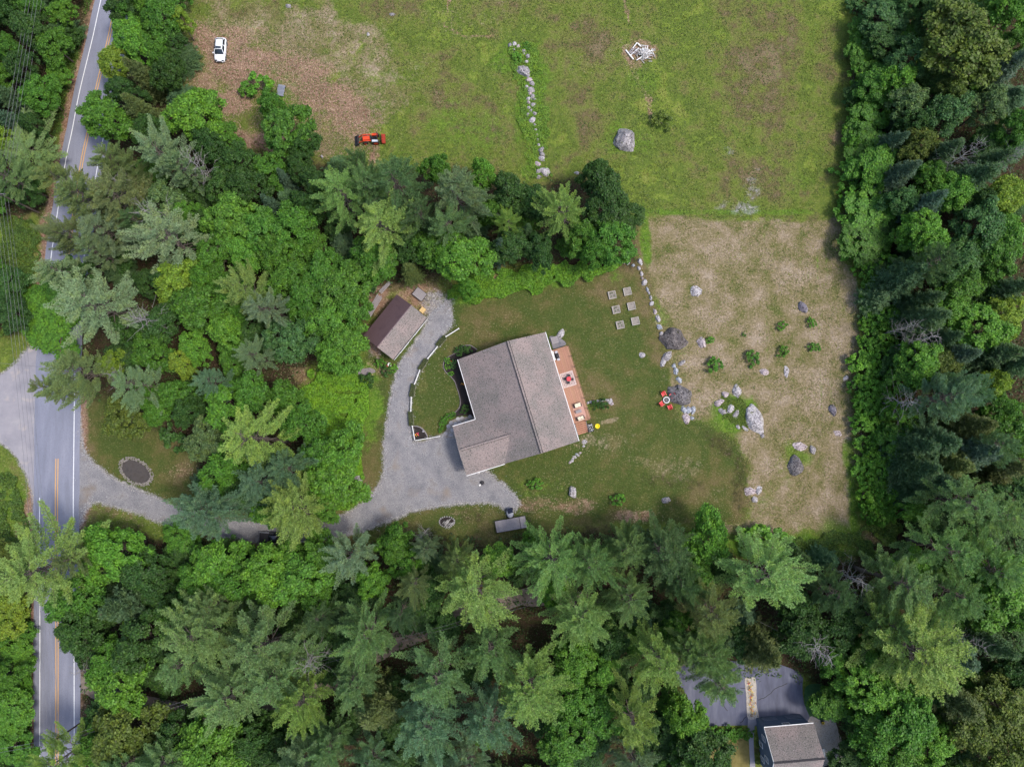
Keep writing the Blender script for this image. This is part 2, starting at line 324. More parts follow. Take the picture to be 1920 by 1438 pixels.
FOREST = {
 'west': [(-120, -160), (190, -160), (163, 0), (128, 120), (104, 240), (90, 330), (70, 410), (-20, 420), (-120, 420)],
 'mid': [(215, 0), (232, -150), (345, -150), (340, 0), (345, 60), (338, 165), (425, 230), (440, 290), (600, 305), (900, 315), (1000, 345), (1080, 325), (1150, 345), (1195, 420), (1185, 495), (1100, 508), (900, 500), (830, 535), (760, 520), (700, 560), (680, 620), (660, 690), (560, 690), (600, 800), (670, 900), (640, 950), (520, 965), (400, 950), (365, 900), (370, 840), (250, 780), (160, 740), (120, 640), (80, 590), (110, 500), (150, 330), (175, 250)],
 'south': [(165, 975), (250, 995), (330, 1012), (480, 1030), (640, 1018), (720, 1005), (830, 1000), (920, 1015), (1000, 1000), (1130, 995), (1300, 1005), (1390, 1030), (1480, 1050), (1600, 1040), (1680, 960), (1920, 960), (2060, 960), (2060, 1560), (1600, 1560), (1580, 1438), (1568, 1330), (1515, 1270), (1285, 1275), (1275, 1370), (1320, 1410), (1310, 1560), (150, 1560), (152, 1000)],
 'east': [(1605, -150), (2060, -150), (2060, 960), (1690, 1000), (1688, 800), (1665, 620), (1630, 520), (1600, 410), (1608, 100)],
 'southwest': [(-120, 1090), (40, 1100), (56, 1200), (58, 1560), (-120, 1560)],
 'farwest': [(-120, 480), (20, 480), (40, 540), (30, 620), (-120, 640)],
}
def wpoly(pl, z=0.0, k=5): return smooth_poly(W(pl, z), k)
DRIVE_W = jitter(wpoly(DRIVE), .18); SIDE_W = jitter(wpoly(SIDE), .25, 1.2)
ROAD_W = smooth_poly(W(ROADC), 8, closed=False)
TRACK_W = smooth_poly(W(TRACK), 6, closed=False)
def ribbon(cl, o0, o1, z):
    V = []; n = len(cl)
    for i in range(n):
        a = Vector(cl[max(i - 1, 0)]); b = Vector(cl[min(i + 1, n - 1)]); d = (b - a).normalized(); nn = Vector((-d.y, d.x))   # left normal
        f0 = o0(i) if callable(o0) else o0; f1 = o1(i) if callable(o1) else o1
        p = Vector(cl[i]); V += [tuple(p + nn * f0) + (z,), tuple(p + nn * f1) + (z,)]
    return MB().add(V, [(2 * i, 2 * i + 1, 2 * i + 3, 2 * i + 2) for i in range(n - 1)])

# ------------------------------------------------------------------ the ground, split into its pieces along shared edges
S = 0.62
gx = np.arange(-118, 118.1, S); gy = np.arange(-78, 104.1, S)
GX, GY = np.meshgrid(gx, gy); nxg, nyg = len(gx), len(gy)
x = GX.ravel(); y = GY.ravel()
MEADOW_W, MOWN_W, LAWN_W, FRONT_W = (wpoly(p) for p in (MEADOW, MOWN, LAWN, FRONT))
FOREST_W = {k: W(v) for k, v in FOREST.items()}
def soft(poly, wd):
    xx = x + (vnoise(x, y, 4, 61) - .5) * 2.4 + (vnoise(x, y, 1.3, 62) - .5) * 1.0; yy = y + (vnoise(x, y, 4, 63) - .5) * 2.4 + (vnoise(x, y, 1.3, 64) - .5) * 1.0
    i = inpoly(xx, yy, poly); d = segdist(xx, yy, poly, True); return np.where(i, .5 + .5 * sm(0, wd, d), .5 - .5 * sm(0, wd, d))
def blob(px, py, rx, ry, rot=0.0, hard=.6):
    cx, cy = P(px, py); a = math.radians(rot); dx, dy = x - cx, y - cy
    u = (dx * math.cos(a) + dy * math.sin(a)) / (rx * .1); v = (-dx * math.sin(a) + dy * math.cos(a)) / (ry * .1)
    return 1 - sm(1 - hard, 1 + hard, np.hypot(u, v) + (vnoise(x, y, 3.5, 41) - .5) * .9 + (vnoise(x, y, 1.2, 42) - .5) * .4)
mx = np.maximum
w_dry = soft(MOWN_W, 1.1)
w_dry *= np.clip(.5 + .42 * vnoise(x, y, 9, 1) + .3 * vnoise(x, y, 3.2, 15) - .22 * sm(12, -8, y) * vnoise(x, y, 7, 16), 0, 1.05)
w_lush = np.zeros_like(x); w_dirt = np.zeros_like(x); w_litt = np.zeros_like(x); w_grav = np.zeros_like(x)
w_lawn = mx(mx(soft(LAWN_W, 1.5), soft(FRONT_W, 1.5)), 0)
for k, pl in FOREST_W.items(): w_litt = mx(w_litt, soft(pl, 2.5))
# north meadow wear and colour patches (px, py, rx, ry, rot, weight)
for b in [(500, 130, 150, 55, -22, .8), (620, 190, 75, 50, -30, .7), (650, 235, 60, 35, -10, .6), (430, 100, 80, 60, 10, .6), (440, 190, 55, 28, 0, .8), (490, 262, 60, 24, -8, .85), (700, 292, 14, 22, 0, .8),
          (380, 150, 40, 50, 0, .6), (350, 100, 25, 40, 0, .55), (1200, 101, 40, 34, 0, .62), (1000, 945, 46, 14, 8, .52), (1090, 950, 60, 16, 5, .5), (1200, 965, 60, 14, 0, .55), (800, 560, 40, 28, 20, .6), (775, 545, 40, 26, 20, .6),
          (700, 560, 30, 40, 30, .8), (690, 630, 22, 40, 30, .8), (705, 690, 26, 16, 0, .6), (340, 885, 35, 18, 0, .45), (230, 965, 60, 14, -12, .4), (250, 975, 60, 18, -18, .35), (1620, 1010, 50, 30, 0, .5), (1560, 1045, 60, 18, 0, .5), (560, 700, 40, 26, 0, .6),
          (1430, 985, 180, 22, 0, .25), (930, 610, 60, 18, 20, .2), (830, 690, 20, 50, 15, .22), (1100, 830, 60, 26, 0, .25), (880, 960, 50, 16, 0, .35), (1060, 905, 50, 20, 0, .2), (20, 1010, 40, 60, 0, .4), (940, 520, 60, 14, 0, .55)]:
    w_dirt = mx(w_dirt, blob(*b[:5]) * b[5])
for b in [(560, 70, 200, 80, -15, .62), (700, 150, 120, 90, -25, .5), (620, 260, 120, 40, 0, .5), (470, 60, 120, 60, 0, .55), (1420, 330, 40, 34, 0, .4), (1420, 200, 60, 30, 0, .3), (1130, 100, 80, 60, 0, .35), (950, 200, 50, 60, 0, .3),
          (1150, 830, 90, 30, -10, .45), (1230, 870, 110, 26, -8, .42), (1330, 930, 60, 26, 0, .35), (1120, 700, 50, 90, 15, .25), (1270, 700, 30, 60, 0, .4), (850, 780, 26, 60, 0, .28), (1120, 550, 80, 24, 8, .25), (1000, 880, 60, 24, 0, .25), (30, 900, 40, 40, 30, .5), (880, 30, 200, 40, 0, .35), (1141, 790, 22, 6, 14, .95)]:
    w_dry = mx(w_dry, blob(*b[:5]) * b[5])
for b in [(1000, 200, 34, 150, -4, .75), (960, 110, 40, 40, 0, .6), (870, 250, 90, 60, 0, .5), (1210, 150, 36, 30, 0, .5), (1180, 260, 60, 40, 0, .55), (1500, 340, 70, 30, 0, .45), (1240, 230, 30, 26, 0, .5), (520, 170, 44, 60, -20, .7), (800, 120, 60, 40, 0, .3), (1400, 140, 120, 60, 20, .35), (740, 300, 60, 40, 0, .45), (1520, 80, 60, 80, 0, .35),
          (1210, 450, 10, 60, 4, .7), (1240, 590, 14, 30, 15, .45), (1375, 770, 46, 40, 0, .7), (1600, 950, 16, 100, 2, .7), (1500, 855, 34, 20, 0, .5), (1270, 650, 30, 26, 0, .4), (1180, 745, 60, 60, 0, .25), (1420, 398, 180, 7, 0, .6), (1240, 398, 50, 7, 0, .6), (860, 560, 30, 14, 0, .6), (640, 760, 60, 110, 0, .9), (640, 860, 40, 80, 0, .9), (1000, 530, 130, 18, 6, .7), (1430, 1020, 120, 20, 0, .75), (1580, 1010, 60, 40, 0, .6),
          (20, 950, 50, 80, 0, .6), (30, 450, 60, 50, 0, .5), (140, 120, 22, 130, 16, .7), (1000, 910, 60, 26, 0, .4), (1120, 880, 50, 30, 0, .3), (40, 1200, 40, 120, 0, .6), (1100, 760, 40, 14, 0, .5)]:
    w_lush = mx(w_lush, blob(*b[:5]) * b[5])
# worn footpaths through the meadow
for pl, wd in (([(1165, -40), (1172, 10), (1182, 45)], .35), ([(1186, 128), (1196, 150), (1214, 185), (1222, 225)], .45), ([(846, -40), (840, 10), (834, 50), (868, 68), (925, 68)], .28), ([(700, 280), (706, 310)], .8)):
    w_dirt = mx(w_dirt, (1 - sm(wd, wd * 2.4, segdist(x, y, W(pl)) + (vnoise(x, y, 2, 8) - .5) * .7)) * .56)
# road shoulder and gravel fringes
dr = segdist(x, y, ROAD_W)
w_dirt = mx(w_dirt, (1 - sm(4.6, 7.2, dr + (vnoise(x, y, 3, 5) - .5) * 1.6)) * .75)
inD = inpoly(x, y, DRIVE_W) | inpoly(x, y, SIDE_W); dd = np.minimum(segdist(x, y, DRIVE_W, True), segdist(x, y, SIDE_W, True))
w_grav = mx(w_grav, np.where(inD, .8, (1 - sm(.1, 1.3, dd)) * .62))
for pl in (DRIVE_W, SIDE_W): pass
w_grav = mx(w_grav, blob(820, 570, 30, 26, 20) * .6); w_grav = mx(w_grav, blob(1415, 350, 20, 36, 0) * .42); w_grav = mx(w_grav, blob(1400, 392, 40, 14, 0) * .5); w_grav = mx(w_grav, blob(1355, 385, 24, 10, 30) * .42); w_grav = mx(w_grav, blob(1420, 318, 14, 10) * .5); w_grav = mx(w_grav, blob(1370, 282, 14, 12) * .4)
w_grav = mx(w_grav, blob(345, 95, 18, 18) * .6); w_grav = mx(w_grav, blob(700, 660, 22, 20) * .4)
for b in [(1345, 832, 48, 24, -35, .5), (1386, 905, 14, 60, 0, .5), (1250, 902, 120, 13, -6, .42), (1060, 878, 60, 14, 15, .36), (1180, 800, 60, 16, 0, .32), (1420, 404, 170, 5, 0, .55), (1240, 402, 44, 4, 0, .5), (900, 965, 40, 16, 0, .45), (470, 262, 50, 22, -8, .4), (1480, 200, 60, 30, 20, .26), (1090, 140, 60, 40, 0, .24)]:
    w_litt = mx(w_litt, blob(*b[:5]) * b[5])
la = math.radians(-73); st2 = .5 + .5 * np.sin((x * math.sin(la) - y * math.cos(la)) * 2 * math.pi / 2.1 + (vnoise(x, y, 8, 71) - .5) * 5)
w_dry = mx(w_dry, np.where(inpoly(x, y, LAWN_W), .36 * st2 * vnoise(x, y, 9, 72), 0))
w_litt *= (1 - w_lush * .9); w_dry *= 1 - .7 * w_lush; w_dirt *= 1 - .5 * w_lush * (dr > 8)
stripe = .5 + .5 * np.sin(x * 2 * math.pi / 1.7); inm = inpoly(x, y, MOWN_W) & (x > 47)
w_lush = mx(w_lush, np.where(inm, .55 * stripe * vnoise(x, y, 6, 12), 0))
def put(m, name, arr):
    a = m.color_attributes.new(name, 'FLOAT_COLOR', 'POINT'); c = np.ones((len(arr[0]), 4), np.float32)
    for i in range(3): c[:, i] = np.clip(arr[i], 0, 1)
    a.data.foreach_set('color', c.ravel())
zA = (w_dry, w_lush, w_dirt); zB = (w_litt, w_grav, w_lawn)
gz = (vnoise(x, y, 14, 21) - .5) * .06 - .03
fi, fj = np.meshgrid(np.arange(nxg - 1), np.arange(nyg - 1)); fi = fi.ravel(); fj = fj.ravel()
quads = np.stack([fj * nxg + fi, fj * nxg + fi + 1, (fj + 1) * nxg + fi + 1, (fj + 1) * nxg + fi], 1)
cx = x[quads].mean(1) + (vnoise(x[quads[:, 0]], y[quads[:, 0]], 2.5, 31) - .5) * 1.6; cy = y[quads].mean(1) + (vnoise(x[quads[:, 0]], y[quads[:, 0]], 2.5, 32) - .5) * 1.6
cls = np.zeros(len(quads), int)
for i, pl in enumerate((MEADOW_W, MOWN_W, LAWN_W, FRONT_W)): cls[(cls == 0) & inpoly(cx, cy, pl)] = i + 1
for i, (nm, lb) in enumerate((('ground', 'dark leaf-littered ground under the trees and along the road'), ('meadow', 'rough green and brown meadow across the top of the clearing'),
                              ('mown_field', 'dry tan mown field dotted with boulders'), ('lawn', 'short green lawn around the large grey-roofed house'), ('front_lawn', 'small lawn between the road and the driveway mouth'))):
    q = quads[cls == i]; used, inv = np.unique(q, return_inverse=True)
    m = np_mesh(nm, np.stack([x[used], y[used], gz[used]], 1), inv.reshape(-1, 4))
    m.polygons.foreach_set('use_smooth', np.ones(len(m.polygons), bool))
    put(m, 'zoneA', [w[used] for w in zA]); put(m, 'zoneB', [w[used] for w in zB])
    tag(obj(nm, m, M_GROUND), lb, kind='structure')
far = MB().add([(-3000, -3000, -.4), (3000, -3000, -.4), (3000, 3000, -.4), (-3000, 3000, -.4)], [(0, 1, 2, 3)]).mesh('terrain')
put(far, 'zoneA', [np.zeros(4)] * 3); put(far, 'zoneB', [np.ones(4), np.zeros(4), np.zeros(4)])
tag(obj('terrain', far, M_GROUND), 'wooded land stretching away beyond the clearing', kind='structure')

# ------------------------------------------------------------------ road, side road, driveways
def ragged(base, a=.25, s=2.0, sd=1):
    return lambda i: base + (vnoise(np.array([i * .9]), np.array([sd * 7.7]), s, sd)[0] - .5) * 2 * a
road = tag(ribbon(ROAD_W, ragged(4.25, .12, 2, 1), ragged(-4.25, .12, 2, 2), .03).obj('road', M_ROAD), 'two-lane grey asphalt road running down the picture past the woods', kind='structure')
def sub(cl, y0, y1):
    return [p for p in cl if y0 >= p[1] >= y1]
ROAD_F = smooth_poly(W(ROADC), 24, closed=False)
def py2y(py): return P(110, py)[1]
ribbon(ROAD_F, 3.2, 3.05, .035).obj('edge_line', M_LINEW, road)
ribbon(sub(ROAD_F, 200, py2y(632)), -3.05, -3.2, .035).obj('edge_line', M_LINEW, road)
ribbon(sub(ROAD_F, py2y(928), -200), -3.05, -3.2, .035).obj('edge_line', M_LINEW, road)
for a, b in ((200, py2y(722)), (py2y(858), -200)):
    for o_ in (.13, -.29): ribbon(sub(ROAD_F, a, b), o_ + .16, o_, .035).obj('centre_line', M_LINEY, road)
def sheet(name, poly, z, mat, label, kind='structure'):
    m = MB().add([(a, b, z) for a, b in poly], [tuple(range(len(poly)))]).mesh(name)
    if m.polygons[0].normal.z < 0: m.flip_normals()
    return tag(obj(name, m, mat), label, kind=kind)
sheet('side_road', SIDE_W, .022, M_GRAVL, 'pale paved side road joining the main road on its far side')
sheet('driveway', DRIVE_W, .012, M_GRAV, 'grey gravel driveway curving from the road to garage and shed')
tag(ribbon(TRACK_W, ragged(1.7, .4, 2, 3), ragged(-1.7, .4, 2, 4), .012).obj('woodland_track', M_TRACK), 'dim dirt lane through the woods below the house', kind='structure')
nd = sheet('neighbour_driveway', jitter(wpoly(ND, 0, 3), .08), .03, M_ASPH2, 'dark blue-grey asphalt drive beside the lower house')
for pts in ([(1421, 1311), (1437, 1306), (1452, 1292), (1464, 1285), (1476, 1281)], [(1357, 1316), (1359, 1326), (1364, 1331)], [(1388, 1356), (1394, 1347), (1400, 1342)], [(1388, 1289), (1398, 1290)]):
    ribbon(jitter(smooth_poly(W(pts), 4, False), .12, .4), .06, -.06, .035).obj('crack', M_DARK, nd)
sheet('neighbour_patio', jitter(wpoly([(1514, 1351), (1522, 1341), (1536, 1348), (1545, 1350), (1556, 1340), (1564, 1346), (1570, 1365), (1582, 1400), (1586, 1440), (1586, 1500), (1530, 1500), (1525, 1420)], 0, 4), .15), .02, M_SAND, 'sandy gravel yard beside the lower house')
sheet('neighbour_path', jitter(wpoly([(1402, 1345), (1412, 1347), (1427, 1344), (1428, 1355), (1415, 1360), (1413, 1390), (1416, 1438), (1416, 1500), (1406, 1500), (1406, 1438), (1404, 1390)], 0, 4), .08), .036, M_GRAVL, 'pale paved footpath along the lower house')
sheet('paddling_lawn', wpoly([(1508, 1296), (1520, 1282), (1545, 1284), (1560, 1300), (1562, 1325), (1552, 1345), (1540, 1350), (1522, 1342), (1512, 1345)], 0, 4), .024, pmat('green_turf', [C(44, 78, 44), C(58, 92, 52), C(70, 100, 58)], 1.2, 6, .95, .8, 8, .1), 'smooth dark green turf oval beside the asphalt drive').name = 'turf_patch'
sheet('neighbour_lawn', wpoly([(1338, 1388), (1400, 1386), (1404, 1440), (1404, 1500), (1325, 1500), (1330, 1440)], 0, 4), .024, pmat('dry_turf', [C(96, 92, 50), C(116, 106, 60), C(128, 116, 72)], 1.2, 6, .95, .8, 8, .1), 'small dry yellowish lawn beside the footpath of the lower house')

# ------------------------------------------------------------------ main house (local x = across, y = along the ridge, origin at its north-east eave corner)
HA = math.radians(16.86); HO = (6.02, 18.12)
ch, sh = math.cos(HA), math.sin(HA)
def HW(xl, yl, z=0): return (HO[0] + xl * ch - yl * sh, HO[1] + xl * sh + yl * ch, z)
def HL(px, py, z=0):
    wx, wy = P(px, py, z); dx, dy = wx - HO[0], wy - HO[1]; return (dx * ch + dy * sh, -dx * sh + dy * ch)
house = empty('house', HW(0, 0, 0), HA, 'large house with mottled grey shingle roof and attached garage wing', 'house')
ZE, ZR, ZW = 4.6, 8.0, 3.2; XR = -7.1; XW = -16.65; YS = -20.64
wallp = [(-.5, -.4), (-.5, YS + .4), (-13.2, YS + .4), (-20.6, YS + .4), (-20.6, -12.0), (-16.1, -12.0), (-16.1, -.4)]
MB().prism([(-.5, -.4), (-.5, YS + .4), (-16.1, YS + .4), (-16.1, -.4)], -.1, 3.15).obj('wall', M_SIDE, house)
MB().prism([(-16.15, YS + .4), (-20.6, YS + .4), (-20.6, -12.0), (-16.15, -12.0)], -.1, 3.1).obj('wall', M_SIDE, house)
for yy in (-.42, YS + .42):   # gable triangles
    MB().add([(-.5, yy, 3.15), (-16.1, yy, 3.15), (-16.1, yy, 3.3), (XR, yy, 7.8), (-.5, yy, 4.7)], [(0, 1, 2, 3, 4)]).obj('gable', M_SIDE, house)
MB().add([(-.5, -.4, 3.15), (-.5, YS + .4, 3.15), (-.5, YS + .4, 4.7), (-.5, -.4, 4.7)], [(0, 1, 2, 3)]).obj('wall', M_SIDE, house)
MB().add([(-20.62, -12, 3.1), (-20.62, YS + .4, 3.1), (-20.62, YS + .4, 4.4), (-20.62, -16, 5.7), (-20.62, -12, 3.2)], [(0, 1, 2, 3, 4)]).obj('gable', M_SIDE, house)
roof = MB().slab([(XR, 0, ZR), (XR, YS, ZR), (0, YS, ZE), (0, 0, ZE)], .2).obj('roof', M_SHING, house)
# west slope, cut along the valleys where the garage wing meets it
zw = lambda xx: ZR - (XR - xx) * (ZR - ZW) / (XR - XW)
VX = -11.5; VZ = zw(VX); SX = -13.9; SZ = zw(SX)
MB().slab([(XR, 0, ZR), (XW, 0, ZW), (XW, -11.5, ZW), (VX, -16.0, VZ), (SX, YS, SZ), (XR, YS, ZR)], .2).obj('roof', M_SHING, house)
MB().slab([(VX, -16.0, VZ), (XW, -11.5, ZW), (-21.1, -11.5, ZW), (-21.1, -16.0, VZ)], .2).obj('wing_roof', M_SHING, house)
MB().slab([(VX, -16.0, VZ), (-21.1, -16.0, VZ), (-21.1, YS, SZ), (SX, YS, SZ)], .2).obj('wing_roof', M_SHING, house)
M_RIDGE = pmat('ridge_shingle', [C(46, 44, 46), C(58, 54, 56)], 3, 4, .95)
for s_ in (-1, 1):
    MB().bar((XR + s_ * .22, -.05, ZR - .03), (XR + s_ * .22, YS + .05, ZR - .03), .12, .14).obj('ridge_vent', M_RIDGE, house)
    MB().bar((VX - .1, -16.0 + s_ * .2, VZ + .01), (-20.6, -16.0 + s_ * .2, VZ + .01), .08, .1).obj('ridge_vent', M_RIDGE, house)
MB().box((XR + .02, YS / 2, ZR + .03), (.3, -YS, .07)).obj('ridge_cap', M_SHING, house)
MB().box((-16.2, -16.0, VZ + .03), (9, .34, .06)).obj('ridge_cap', M_SHING, house)
def gut(a, b): MB().bar(a, b, .11, .14).obj('gutter', M_WHITE, house)
gut((.09, 0, ZE - .12), (.09, YS, ZE - .12)); gut((XW - .09, 0, ZW - .12), (XW - .09, -11.4, ZW - .12)); gut((XW - .1, -11.42, ZW - .12), (-21.1, -11.42, ZW - .12)); gut((SX, YS - .09, SZ - .12), (-21.1, YS - .09, SZ - .12))
for a, b in (((XR, -.06, ZR - .32), (-.1, -.06, ZE - .32)), ((XR, -.06, ZR - .32), (XW + .1, -.06, ZW - .32)), ((XR, YS + .06, ZR - .32), (-.1, YS + .06, ZE - .32)), ((-21.03, -16, VZ - .32), (-21.03, -11.6, ZW - .32)), ((-21.03, -16, VZ - .32), (-21.03, YS + .1, SZ - .32))):
    MB().bar(a, b, .06, .2).obj('fascia', M_WHITE, house)
def window(parent, c, w, h, axis, dirn, name='window', pm=M_GLASS):
    """a framed window standing 4 cm proud of a wall; axis 'x' wall faces +-x, 'y' faces +-y"""
    f = MB(); t = .09
    A = (lambda a, b, d: (c[0] + dirn * d, c[1] + a, c[2] + b)) if axis == 'x' else (lambda a, b, d: (c[0] + a, c[1] + dirn * d, c[2] + b))
    D = (lambda a, b: (.08, a, b)) if axis == 'x' else (lambda a, b: (a, .08, b))
    for s_ in (-1, 1):
        f.box(A(s_ * (w / 2 - t / 2), 0, .04), D(t, h)); f.box(A(0, s_ * (h / 2 - t / 2), .04), D(w - 2 * t, t))
    f.box(A(0, 0, .035), D(w - 2 * t, .05))
    o = f.obj(name, M_WHITE, parent); MB().box(A(0, 0, .02), D(w - 2 * t, h - 2 * t) if 0 else ((.03, w - 2 * t, h - 2 * t) if axis == 'x' else (w - 2 * t, .03, h - 2 * t))).obj('pane', pm, o)
    return o
for yy in (-2.5, -6, -9.5): window(house, (-16.1, yy, 1.7), 1.4, 1.3, 'x', -1)
for yy in (-5, -9, -15.5): window(house, (-.5, yy, 2.6), 1.6, 1.5, 'x', 1)
for xx in (-4, -12): window(house, (xx, -.4, 1.9), 1.4, 1.3, 'y', 1); window(house, (xx, YS + .4, 1.9), 1.4, 1.3, 'y', -1)
for yy in (-14.0, -18.2):
    g = MB().box((-20.63, yy, 1.15), (.08, 2.9, 2.2)).obj('garage_door', M_WHITE, house)
    for k in range(1, 4): MB().box((-20.68, yy, k * .55), (.02, 2.8, .04)).obj('seam', M_STEEL, g)
d = MB().box((-16.13, -10.6, 1.1), (.08, 1.0, 2.1)).obj('front_door', pmat('red_door', [C(120, 40, 40), C(130, 46, 44)], 2), house); MB().box((-16.2, -10.25, 1.05), (.07, .06, .14)).obj('handle', M_STEEL, d)
MB().box((-16.35, -10.9, 1.6), (.16, .16, 3.1)).obj('porch_post', M_WHITE, house)

# deck
deck = empty('deck', HW(0, 0, 0), HA, 'reddish-brown plank deck along the sunny side of the house', 'deck')
random.seed(3)
nb = 26; bw = 4.05 / nb
brd = MB().box((0, 0, 0), (bw - .02, 14.3, .05)).mesh('deck_board'); brd.materials.append(M_DECK)
for i in range(nb):
    k = random.uniform(.86, 1.08); o = obj('deck_board', brd, None, deck, (-.44 + bw * (i + .5), -10.4, 1.2)); o.color = (k, k * random.uniform(.96, 1.03), k, 1)
for xx in (-.3, 1.6, 3.45): MB().box((xx, -10.4, 1.05), (.08, 14.2, .24)).obj('joist', M_WOODG, deck)
for i in range(8):
    yy = -3.3 - i * 2.03
    MB().box((3.62, yy, 1.12), (.1, .1, 2.2)).obj('rail_post', M_DARK, deck)
    if i < 7:
        MB().box((3.62, yy - 1.015, 2.15), (.05, 1.93, .05)).obj('rail', M_DECK, deck)
for k in range(6):
    o = MB().box((1.65, -17.75 - k * .36, 1.05 - k * .18), (2.0, .27, .05)).obj('step', M_DECK, deck); o.color = (1.02, .95, .92, 1)
for xx in (.6, 2.7): MB().bar((xx, -17.5, 1.1), (xx, -19.8, .05), .06, .3).obj('stringer', M_WOODG, deck)
for xx, yy in ((.62, -17.6), (2.72, -17.6), (2.72, -19.7), (.62, -19.7)): MB().box((xx, yy, 1.0 if yy > -18 else .5), (.1, .1, 2.0 if yy > -18 else 1.0)).obj('rail_post', M_DARK, deck)
o = MB().box((1.6, -3.28, 1.7), (3.8, .06, .06)).obj('rail', M_DECK, deck)
DZ = 1.228
# rugs, table with chairs, sofas, grill
rx, ry = HL(1066, 711, DZ)
M_RUG = None
def rug_mat():
    m, nt, bs, out = nodes('diamond_rug'); tc = N(nt, 'ShaderNodeTexCoord'); mp = N(nt, 'ShaderNodeMapping'); mp.inputs['Rotation'].default_value = (0, 0, math.radians(45)); mp.inputs['Scale'].default_value = (5.4, 5.4, 5.4)
    nt.links.new(tc.outputs['Object'], mp.inputs[0]); c = N(nt, 'ShaderNodeTexChecker'); c.inputs['Scale'].default_value = 1.0; c.inputs[1].default_value = C(206, 186, 178); c.inputs[2].default_value = C(120, 96, 96)
    nt.links.new(mp.outputs[0], c.inputs[0]); nt.links.new(c.outputs[0], bs.inputs['Base Color']); bs.inputs['Roughness'].default_value = .95
    return m
M_RUG = rug_mat()
rug = MB().box((0, 0, 0), (2.5, 2.75, .02)).obj('rug', M_RUG, None, HW(rx - .1, ry, DZ + .01), HA); tag(rug, 'square pale rug with brown lattice pattern under the red table', 'rug')
for s_ in (-1, 1):
    MB().box((s_ * 1.2, 0, .012), (.12, 2.75, .014)).obj('border', setcol and M_FABR, rug).color = C(204, 184, 176); MB().box((0, s_ * 1.32, .012), (2.3, .12, .014)).obj('border', M_FABR, rug).color = C(204, 184, 176)
t = empty('patio_table', HW(rx, ry, DZ + .022), HA, 'round red table on the lattice rug on the deck', 'table')
MB().lathe([(.02, .68), (.42, .68), (.45, .7), (.45, .73), (.43, .745), (.08, .75), (.02, .75)], n=24).obj('tabletop', M_PLAIN, t).color = C(206, 62, 74)
MB().lathe([(.28, 0), (.3, .03), (.05, .06), (.04, .68)], n=12).obj('pedestal', M_DARK, t)
MB().lathe([(.1, .752), (.12, .78), (.05, .84), (.01, .85)], n=10).obj('centre_cap', M_PLAIN, t).color = C(226, 110, 112)
def metal_chair(px, py, a, z, label):
    e = empty('metal_chair', P3(px, py, z), a, label, 'chair', 'dark chairs round the red deck table')
    MB().box((0, 0, .44), (.46, .46, .03)).obj('seat', M_DARK, e)
    b = MB()
    for k in range(5): b.box((-.2 + k * .1, -.22, .7), (.03, .025, .48))
    b.box((0, -.22, .94), (.46, .03, .05)); b.obj('backrest', M_DARK, e)
    for i in (-1, 1):
        for j in (-1, 1): MB().box((i * .2, j * .2, .215), (.03, .03, .43)).obj('leg', M_DARK, e)
for i, (ang, wd) in enumerate(((70, 'above'), (160, 'on the house side of'), (250, 'below'), (340, 'on the lawn side of'))):
    a = HA + math.radians(ang); q = HW(rx, ry); qx, qy = q[0] + .68 * math.cos(a), q[1] + .68 * math.sin(a)
    pp = proj(qx, qy, DZ); metal_chair(pp[0], pp[1], a + math.pi / 2 + math.pi, DZ + .022, 'dark metal chair %s the round red deck table' % wd)
sx, sy = HL(1085, 772, DZ)
o = MB().box((0, 0, 0), (2.0, 2.5, .02)).obj('rug', M_FABR, None, HW(sx + .1, sy, DZ + .01), HA); o.color = C(188, 146, 132); tag(o, 'faded pinkish rug under the two cream loveseats', 'rug')
def loveseat(px, py, lab):
    e = empty('loveseat', P3(px, py, DZ + .022), HA + .02, lab, 'sofa', 'cream loveseats on the deck')
    MB().box((0, 0, .2), (1.3, .72, .28)).obj('base', M_DARK, e)
    for s_ in (-1, 1):
        o = bevel(MB().box((s_ * .29, .03, .42), (.56, .6, .16)).obj('cushion', M_FABR, e), .05); o.color = C(232, 214, 188)
        MB().box((s_ * .64, 0, .4), (.1, .74, .5)).obj('arm', M_DARK, e)
    o = bevel(MB().box((0, -.3 if py < 770 else -.3, .62), (1.16, .16, .42)).obj('backrest', M_FABR, e), .05); o.color = C(226, 208, 184)
    if py > 770: e.rotation_euler.z += 0
    else: e.rotation_euler.z += math.pi
loveseat(1083, 760, 'cream-cushioned loveseat nearer the red table on the deck'); loveseat(1088.5, 784, 'cream-cushioned loveseat nearer the deck stairs')
e = empty('coffee_table', P3(1084.5, 771.5, DZ + .022), HA, 'low brown slatted coffee table between the two loveseats', 'table')
for k in range(5): MB().box((0, -.24 + k * .12, .4), (1.1, .1, .04)).obj('slat', M_WOODG, e).color = (1, 1, 1, 1)
for i in (-1, 1):
    for j in (-1, 1): MB().box((i * .48, j * .22, .19), (.06, .06, .38)).obj('leg', M_DARK, e)
e = empty('gas_grill', P3(1044.5, 668, DZ), HA, 'dark grey lidded gas grill against the house wall on the deck', 'grill')
MB().box((0, 0, .45), (.62, 1.0, .7)).obj('cabinet', M_DARK, e); o = bevel(MB().box((0, 0, .98), (.64, 1.05, .34), taper=.8).obj('lid', M_DARK, e), .08); MB().bar((.34, -.4, .95), (.34, .4, .95), .04).obj('handle', M_STEEL, e)
for s_ in (-1, 1): MB().box((0, s_ * .72, .8), (.5, .4, .04)).obj('side_shelf', M_STEEL, e)
e = empty('deck_cabinet', P3(1036.5, 668, DZ), HA, 'white storage bench tucked under the eave beside the grill', 'bench')
